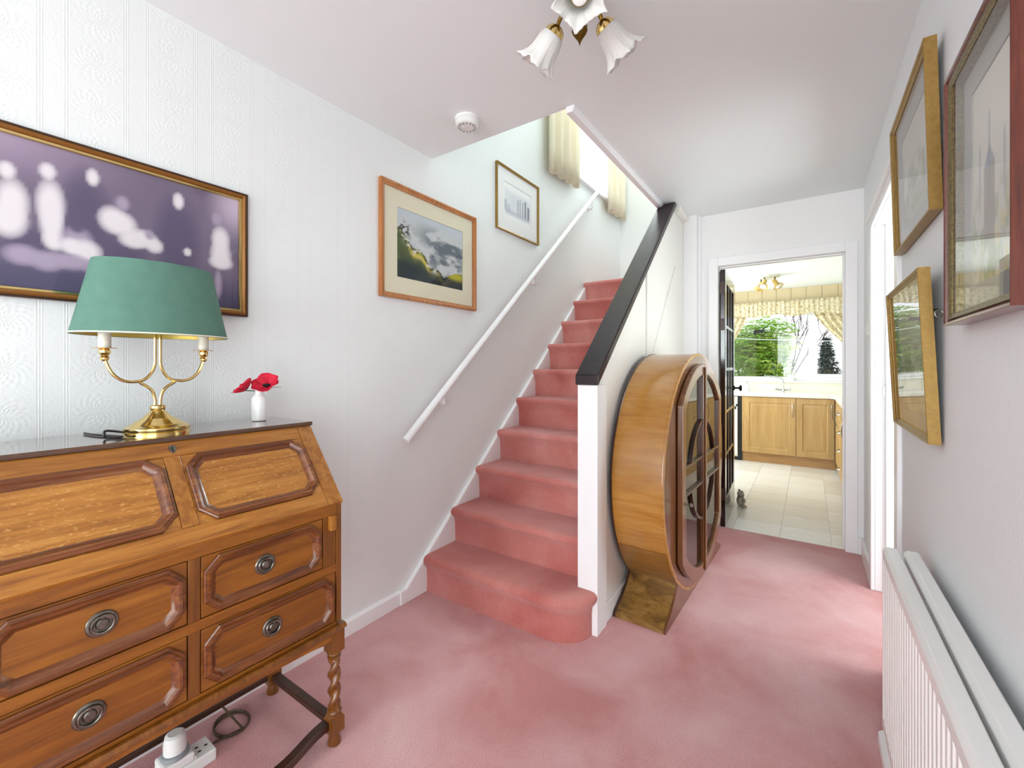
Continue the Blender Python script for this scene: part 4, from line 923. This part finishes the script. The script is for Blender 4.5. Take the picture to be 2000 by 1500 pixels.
build(bx(.066, .076, Y0-.03, Y0-.012, 1.46, 1.56), 'window_handle', M_UPVC, ca, smooth=0, bevel=.002)
build(bx(QX0+F, -.005, Y0+.02, Y0+.024, QZ0+F, QZ1-F), 'pane', M_GLASS, w2, smooth=0)
build(bx(.05+F2, QX1-F-F2, Y0+.02, Y0+.024, QZ0+F+F2, QZ1-F-F2), 'pane', M_GLASS, ca, smooth=0)
build(bx(QX0-.03, QX1+.03, KY-.05, KY+.02, QZ0-.022, QZ0), 'window_sill', M_UPVC, w2, smooth=0, bevel=.004)
# bird silhouette sticker
bd = [(-.085, .035), (-.055, .055), (-.02, .052), (.02, .058), (.055, .085), (.10, .095), (.06, .075), (.035, .045), (.055, .03), (.085, .005), (.04, .018), (.0, .012), (-.03, .012), (-.05, -.005), (-.06, -.045), (-.075, -.01), (-.075, .02)]
o = build(MB().prism([(-.565+x, 1.685+z) for x, z in bd], KY+.0365, KY+.0385, 'Y'), 'bird_sticker', M_BLACK, smooth=0)
tag(o, 'black flying bird silhouette sticker on the large kitchen window pane', 'sticker')
# kitchen curtains
def curtain_k(edge, x1, zt, zb, label, y=KY-.075, nf=9, flip=False):
    def f(u, v):
        z = zb+(zt-zb)*v; e = edge(z); x = e+(x1-e)*u
        return (x, y+.016*math.sin(u*nf*2*PI+.6*math.sin(v*4)), z)
    o = build(MB().grid(f, 90, 26), 'curtain', M_FLORAL, smooth=80, solid=.003, recalc=False); tag(o, label, 'curtain', 'floral kitchen curtains'); return o
curtain_k(lambda z: .05+.62*max(0, min(1, (1.93-z)/.72))**1.25, .80, 2.06, 1.22, 'floral cream curtain swept aside to the right of the kitchen window')
curtain_k(lambda z: -.70-.40*max(0, min(1, (1.95-z)/.75))**1.1, -1.38, 2.06, 1.22, 'floral cream curtain swept aside to the left of the kitchen window, behind the dark door')
vl = MB().grid(lambda u, v: (-1.38+2.2*u, KY-.118+.006*math.sin(u*260)+.004*math.sin(u*97), 1.905+.016*math.sin(u*31)*(1-v)+.2*v), 300, 6)
tag(build(vl, 'valance', M_FLORAL, smooth=80, solid=.003, recalc=False), 'gathered floral cream valance across the top of the kitchen window', 'valance')

# kitchen door (dark, 15 panes), swung into the kitchen
DW, DH, DT = .755, 1.965, .034
kd = bpy.data.objects.new('door_1', None); C.objects.link(kd); kd.location = (DX0+.043, EW+.035, KF+.006); kd.rotation_euler = (0, 0, math.radians(2.4)); kd['kind'] = 'structure'
# local: door extends along +Y, thickness along X from -DT to 0
fr = MB(); SW = .095; BR = .20
fr.box(-DT, 0, 0, SW, 0, DH); fr.box(-DT, 0, DW-SW, DW, 0, DH); fr.box(-DT, 0, SW, DW-SW, 0, BR); fr.box(-DT, 0, SW, DW-SW, DH-SW, DH)
build(fr, 'door_frame', M_BLACKP, kd, local=True, smooth=0, bevel=.003)
cw = (DW-2*SW)/3; rh = (DH-SW-BR)/5
for i in (1, 2): build(bx(-DT+.003, -.003, SW+i*cw-.012, SW+i*cw+.012, BR, DH-SW), 'glazing_bar', M_BLACKP, kd, local=True, smooth=0, bevel=.002)
for j in range(1, 5):
    for i in range(3): build(bx(-DT+.003, -.003, SW+i*cw+(.012 if i else 0), SW+(i+1)*cw-(.012 if i < 2 else 0), BR+j*rh-.012, BR+j*rh+.012), 'glazing_bar', M_BLACKP, kd, local=True, smooth=0, bevel=.002)
for j in range(5):
    for i in range(3): build(bx(-DT/2-.002, -DT/2+.002, SW+i*cw+(.011 if i else -.001), SW+(i+1)*cw-(.011 if i < 2 else -.001), BR+j*rh+(.011 if j else 0), BR+(j+1)*rh-(.011 if j < 4 else 0)), 'pane', M_GLASS, kd, local=True, smooth=0)
kb = MB().lathe([(.022, 0), (.022, .004), (.009, .008), (.008, .035), (.012, .040), (.026, .046), (.027, .056), (.018, .063), (1e-4, .064)], (0, DW-.05, 1.03), 20, Matrix.Rotation(PI/2, 3, 'Y'))
build(kb, 'knob', M_BLACK, kd, local=True)
for z in (.2, 1.5, 1.78):
    build(bx(-DT-.002, -.004, -.003, .0, z, z+.09), 'hinge', M_DKBRN, kd, local=True, smooth=0)

# kitchen units
def door_front(mp, w_, h_, parent, mat=M_BEECH, T=.018):
    d = MB().ring(mp, 0, w_, 0, h_, [(0, 0), (0, T-.002), (.002, T), (.062, T), (.070, T-.006), (.082, T-.006), (.102, T-.001), (.103, T-.001)] if h_ > .25 else [(0, 0), (0, T-.002), (.002, T), (.03, T), (.034, T-.004), (.05, T-.001)], cap=True)
    return build(d, 'door' if h_ > .25 else 'drawer', mat, parent, smooth=20)
def bow(p0, p1, out, r=.005):
    a, b = Vector(p0), Vector(p1); o = Vector(out)
    return MB().tube([a+(b-a)*t+o*math.sin(PI*t)**.6 for t in np.linspace(0, 1, 13)], r, 8)
KFY = 6.385; WT0, WT1 = .836, .876
u1 = thing('base_unit', 'beech kitchen base unit with a wide panelled door under the sink', 'kitchen cabinet', (-.425, 6.68, KF), 0, 'beech units under the window')
build(bx(-.722, -.131, KFY, 6.97, .12, WT0), 'carcass', M_BEECH, u1, smooth=0)
build(bx(-.722, -.131, KFY+.045, KFY+.06, KF, .12), 'plinth', M_PLINTH, u1, smooth=0)
mpk = lambda x0, z0: (lambda u, v, n: (x0+u, KFY-n, z0+v))
d = door_front(mpk(-.70, .118), .566, .708, u1); build(bow((-.170, KFY-.018, .60), (-.170, KFY-.018, .76), (0, -.022, 0)), 'handle', M_CHROME, d)
u2 = thing('base_unit', 'beech kitchen base unit with a narrow panelled door, right of the sink unit', 'kitchen cabinet', (.07, 6.68, KF), 0, 'beech units under the window')
build(bx(-.130, .262, KFY, 6.97, .12, WT0), 'carcass', M_BEECH, u2, smooth=0)
build(bx(-.130, .262, KFY+.045, KFY+.06, KF, .12), 'plinth', M_PLINTH, u2, smooth=0)
d = door_front(mpk(-.128, .118), .375, .708, u2); build(bow((.222, KFY-.018, .60), (.222, KFY-.018, .76), (0, -.022, 0)), 'handle', M_CHROME, d)
RXF = .272
def side_unit(y0, y1, kind, label):
    u = thing('base_unit', label, 'kitchen cabinet', (.56, (y0+y1)/2, KF), 0, 'beech units along the right kitchen wall')
    build(bx(RXF, .868, y0+.001, y1-.001, .12, WT0), 'carcass', M_BEECH, u, smooth=0); build(bx(RXF+.045, RXF+.06, y0+.001, y1-.001, KF, .12), 'plinth', M_PLINTH, u, smooth=0)
    mp_ = lambda z0: (lambda a, v, n: (RXF-n, y1-.003-a, z0+v))
    w_ = y1-y0-.006
    if kind == 'drawers':
        for k in range(4):
            z = .118+k*.178; d = door_front(mp_(z), w_, .172, u); yc_ = (y0+y1)/2
            build(bow((RXF-.018, yc_-.07, z+.10), (RXF-.018, yc_+.07, z+.10), (-.03, 0, -.008), .006), 'handle', M_CHROME, d)
    else:
        d = door_front(mp_(.118), w_, .708, u); build(bow((RXF-.018, y0+.05, .58), (RXF-.018, y0+.05, .76), (-.024, 0, 0)), 'handle', M_CHROME, d)
    return u
side_unit(4.62, 5.10, 'door', 'beech base unit with one panelled door, nearest the hall on the right kitchen wall')
side_unit(5.10, 5.60, 'drawers', 'beech four drawer unit with bow handles on the right kitchen wall')
side_unit(5.60, 6.20, 'door', 'beech base unit with one panelled door beyond the four drawer unit')
side_unit(4.10, 4.62, 'door', 'beech base unit with one panelled door just inside the kitchen on the right')
wt = MB(); wt.prism([(KX0+.001, KY-.001), (KX0+.001, KFY-.03), (.21, KFY-.03), (.245, KFY-.065), (.245, 4.08), (KX1-.001, 4.08), (KX1-.001, KY-.001)], WT0+.001, WT1, 'Z')
tag(build(wt, 'worktop', M_WORKTOP, smooth=0, bevel=.006), 'white L-shaped kitchen worktop running under the window', 'worktop')
sk = MB().ring(lambda u, v, n: (u, v, WT1+n), -.72, .12, 6.43, 6.79, [(0, 0), (0, .004), (.02, .006), (.03, .002), (.04, .001)], cap=True)
tag(build(sk, 'sink', M_CHINA, smooth=20), 'white inset sink in the worktop under the kitchen window', 'sink')
tpx = thing('mixer_tap', 'chrome swan neck mixer tap behind the kitchen sink', 'tap', (-.285, 6.83, WT1))
build(MB().lathe([(.026, .003), (.026, .010), (.019, .016), (.019, .06), (.013, .07), (.012, .075)], (-.285, 6.83, WT1), 20).tube([(-.35, 6.83, WT1+.035), (-.22, 6.83, WT1+.035)], .011, 10), 'body', M_CHROME, tpx)
build(MB().tube(bez([(-.285, 6.83, WT1+.07), (-.285, 6.83, WT1+.14), (-.30, 6.81, WT1+.185), (-.36, 6.77, WT1+.205), (-.48, 6.70, WT1+.212), (-.50, 6.69, WT1+.20)]), .0105, 12), 'spout', M_CHROME, tpx)
for s in (-1, 1): build(MB().tube([(-.285+s*.06, 6.83, WT1+.035), (-.285+s*.085, 6.82, WT1+.05)], .015, 10), 'handle', M_CHROME, tpx)
cp = MB().lathe([(.03, 0), (.036, .004), (.04, .07), (.041, .08), (.037, .08), (.034, .01), (1e-4, .01)], (-.20, KY-.015, QZ0), 24)
tag(build(cp, 'pot', M_CHINA), 'small white pot on the kitchen window sill above the tap', 'pot')
sb = thing('soap_bottle', 'clear pump soap bottle on the worktop left of the tap', 'bottle', (-.71, 6.86, WT1))
build(MB().lathe([(.028, 0), (.03, .004), (.03, .085), (.022, .10), (.012, .105)], (-.71, 6.86, WT1), 20), 'bottle_body', M_PLASTW, sb)
build(MB().tube([(-.71, 6.86, WT1+.105), (-.71, 6.86, WT1+.14), (-.71, 6.83, WT1+.143)], .005, 8), 'pump', M_GREYP, sb)
apn = thing('dishwasher', 'white under-counter appliance with a black control square beside the beech sink unit', 'appliance', (-1.05, 6.7, KF))
build(bx(-1.34, -.775, KFY+.02, 6.95, .04, WT0-.01), 'body', M_PLASTW, apn, smooth=0)
build(bx(-1.34, -.775, KFY, KFY+.019, .06, WT0-.03), 'appliance_door', M_UPVC, apn, smooth=0, bevel=.004)
build(bx(-.795, -.765, KFY-.004, KFY-.0005, .70, .73).box(-.815, -.79, KFY-.003, KFY-.0005, .66, .70), 'control', M_SCREEN, apn, smooth=0)
build(bx(-1.34, -.775, KFY+.04, KFY+.06, KF, .04), 'plinth', M_SCREEN, apn, smooth=0)
build(bx(-.7745, -.7225, KFY+.03, 6.9, KF, WT0-.002), 'side_filler', M_SCREEN, apn, smooth=0)
# kitchen ceiling spotlights
kx, ky = -.40, 5.93
ks = thing('spotlight_cluster', 'cream plate ceiling fitting with three brass spotlights in the kitchen', 'ceiling light', (kx, ky, KC))
build(MB().lathe([(.125, 0), (.125, -.012), (.11, -.02), (1e-4, -.02)], (kx, ky, KC), 32), 'plate', M_IVORY, ks)
for k, (a, tx) in enumerate(((2.6, .6), (-.5, .6), (-1.9, .7))):
    px, py = kx+.085*math.cos(a), ky+.085*math.sin(a)
    build(MB().tube([(px, py, KC-.018), (px, py, KC-.06)], .007, 8), 'spot_arm', M_DKBRN, ks)
    ax = Vector((math.cos(a)*.5, math.sin(a)*.5, -.75)).normalized(); Rm = Vector((0, 0, 1)).rotation_difference(ax).to_matrix()
    build(MB().lathe([(.014, -.03), (.024, -.025), (.026, .03), (.034, .045), (.052, .07), (.054, .078), (.05, .078), (.03, .05), (1e-4, .045)], (px, py, KC-.075), 24, Rm), 'spot_head', M_BRASS, ks)
    build(MB().lathe([(.04, .07), (.03, .078), (1e-4, .082)], (px, py, KC-.075), 20, Rm), 'spot_bulb', M_BULB, ks)
# plush bear door stop
bxx, byy = -.497, 4.30
br = thing('plush_bear', 'small grey-beige plush bear sitting on the kitchen floor by the dark door', 'soft toy', (bxx, byy, KF))
br.scale = (.64, .64, .64)
body = MB().ball((bxx, byy, KF+.075), .052, .058, .078, 20, 12)
bo = build(body, 'body', M_GREYBEAR, br)
hd = build(MB().ball((bxx, byy-.005, KF+.170), .044, .046, .042, 20, 12), 'head', M_GREYBEAR, br)
build(MB().ball((bxx+.03, byy-.03, KF+.162), .02, .02, .016, 12, 8), 'muzzle', M_GREYBEAR, hd)
build(MB().ball((bxx+.043, byy-.043, KF+.167), .006, .006, .005, 8, 6), 'nose', M_BLACK, hd)
for s in (-1, 1):
    build(MB().ball((bxx-.02*s+.0, byy-.0+.03*s, KF+.208), .016, .016, .016, 12, 8), 'ear', M_GREYBEAR, hd)
    build(MB().ball((bxx+.035-.018*s, byy-.03+.03*s*1.2, KF+.022), .032, .032, .022, 12, 8), 'leg', M_GREYBEAR, br)
    build(MB().ball((bxx+.02-.03*s, byy-.02+.035*s, KF+.095), .02, .022, .036, 12, 8), 'arm', M_GREYBEAR, br)
    build(MB().ball((bxx+.028-.012*s, byy-.034+.014*s, KF+.183), .005, .005, .005, 8, 6), 'eye', M_BLACK, hd)
build(MB().tube([(bxx+.03*math.cos(a), byy+.03*math.sin(a), KF+.138) for a in np.linspace(0, 2*PI, 21)[:-1]], .009, 8, True), 'collar', M_DKBRN, br)

# ------------------------------------------------------------------ garden beyond the kitchen window
GZ = -.35
struct(bx(-14, 14, KY+.12, 40, GZ-.1, GZ), 'ground_garden', M_LAWN, smooth=0)
rnd = random.Random(5)
def leafcloud(m, centre, rad, n, size, droop=.35, shell=.35, fan=5):
    for _ in range(n):
        while True:
            p = Vector((rnd.uniform(-1, 1), rnd.uniform(-1, 1), rnd.uniform(-1, 1)))
            if shell < p.length < 1: break
        c_ = Vector((centre[0]+p.x*rad[0], centre[1]+p.y*rad[1], centre[2]+p.z*rad[2]))
        out = Vector((p.x, p.y, p.z*.5+.15)).normalized(); a0 = rnd.uniform(0, 6)
        for k in range(fan):
            t = Vector((math.cos(a0+k*2*PI/fan), math.sin(a0+k*2*PI/fan), 0)); d_ = (t+out*.6-Vector((0, 0, droop*rnd.random()))).normalized()
            s_ = d_.cross(Vector((0, 0, 1))).normalized(); L = size*rnd.uniform(.7, 1.2); W_ = L*.2
            m.add([tuple(c_), tuple(c_+d_*L*.5+s_*W_), tuple(c_+d_*L-Vector((0, 0, L*.15))), tuple(c_+d_*L*.5-s_*W_)], [(0, 1, 2, 3)])
def tree(name, label, x, y, parts, trunk, group=None):
    r = thing(name, label, 'shrub' if 'shrub' in name else 'tree', (x, y, GZ), 0, group)
    build(trunk, 'trunk', M_BARK, r)
    for mb, mat in parts:
        o = build(mb, 'foliage', mat, r, smooth=0, recalc=False); o['kind'] = 'stuff'
    return r
a = MB(); b_ = MB()
for _ in range(34):
    c_ = (-.86+rnd.uniform(-.50, .44), 10.2+rnd.uniform(-.5, .5), rnd.uniform(.5, 1.85))
    leafcloud(a if rnd.random() < .55 else b_, c_, (.36, .36, .27), 70, .13)
leafcloud(a, (-.7, 10.2, 1.95), (.5, .45, .28), 160, .125); leafcloud(b_, (-1.0, 10.1, 1.75), (.35, .4, .35), 90, .125)
tk = MB()
for dx in (-.3, -.1, .15, .3): tk.tube([(-.85+dx*.2, 10.2, GZ), (-.85+dx*.8, 10.2, .6), (-.85+dx*1.6, 10.25, 1.5)], [.04, .03, .012], 7)
tree('garden_shrub', 'bright green broad leaved shrub filling the large kitchen window pane', -.85, 10.2, [(a, M_LEAF1), (b_, M_LEAF2)], tk)
a = MB()
for z in np.linspace(.1, 2.1, 30):
    rr = .55*(1-(z-.0)/2.3)+.04; leafcloud(a, (.47, 17, z), (rr, rr, .12), int(34*rr/.5)+8, .14, .8, .2)
tree('conifer_tree', 'dark narrow conifer seen through the right kitchen window casement', .47, 17, [(a, M_LEAF3)], MB().tube([(.47, 17, GZ), (.47, 17, 1.8)], [.06, .02], 7))
a = MB(); leafcloud(a, (.25, 14.5, .75), (.5, .45, .5), 320, .07, .3, .1)
tree('russet_shrub', 'russet brown shrub below the conifer outside the kitchen casement', .25, 14.5, [(a, M_LEAF4)], MB().tube([(.25, 14.5, GZ), (.25, 14.5, .8)], .04, 7))
a = MB(); 
for z in (.6, 1.1, 1.6): leafcloud(a, (-1.95, 13.2, z), (.62, .5, .45), 170, .11)
tree('background_tree', 'dull green tree at the left edge of the large kitchen pane, beyond the bright shrub', -1.95, 13.2, [(a, M_LEAF4)], MB().tube([(-1.95, 13.2, GZ), (-1.9, 13.2, 1.5)], [.09, .04], 7))
bt = MB(); 
def branch(p, d, L, r, k):
    q = p+d*L; bt.tube([tuple(p), tuple((p+q)/2+Vector((rnd.uniform(-.03, .03), 0, rnd.uniform(-.03, .03)))), tuple(q)], [r, r*.85, r*.7], 6)
    if k:
        for _ in range(3): branch(p+d*L*rnd.uniform(.5, 1), (d+Vector((rnd.uniform(-.8, .8), rnd.uniform(-.3, .3), rnd.uniform(-.3, .5)))).normalized(), L*.65, r*.62, k-1)
branch(Vector((-.50, 13, GZ)), Vector((.10, 0, 1)).normalized(), 1.75, .03, 4)
tag(build(bt, 'bare_tree', M_BARK), 'thin bare branched tree beside the green shrub outside the window', 'tree')
tag(build(MB().tube([(-1.6, 9.2, 1.80), (-.75, 9.2, 1.72), (.2, 9.2, 1.66), (3, 9.2, 1.6)], .006, 6), 'clothes_line', M_PLASTW), 'thin white line strung across the garden in front of the green shrub', 'line')
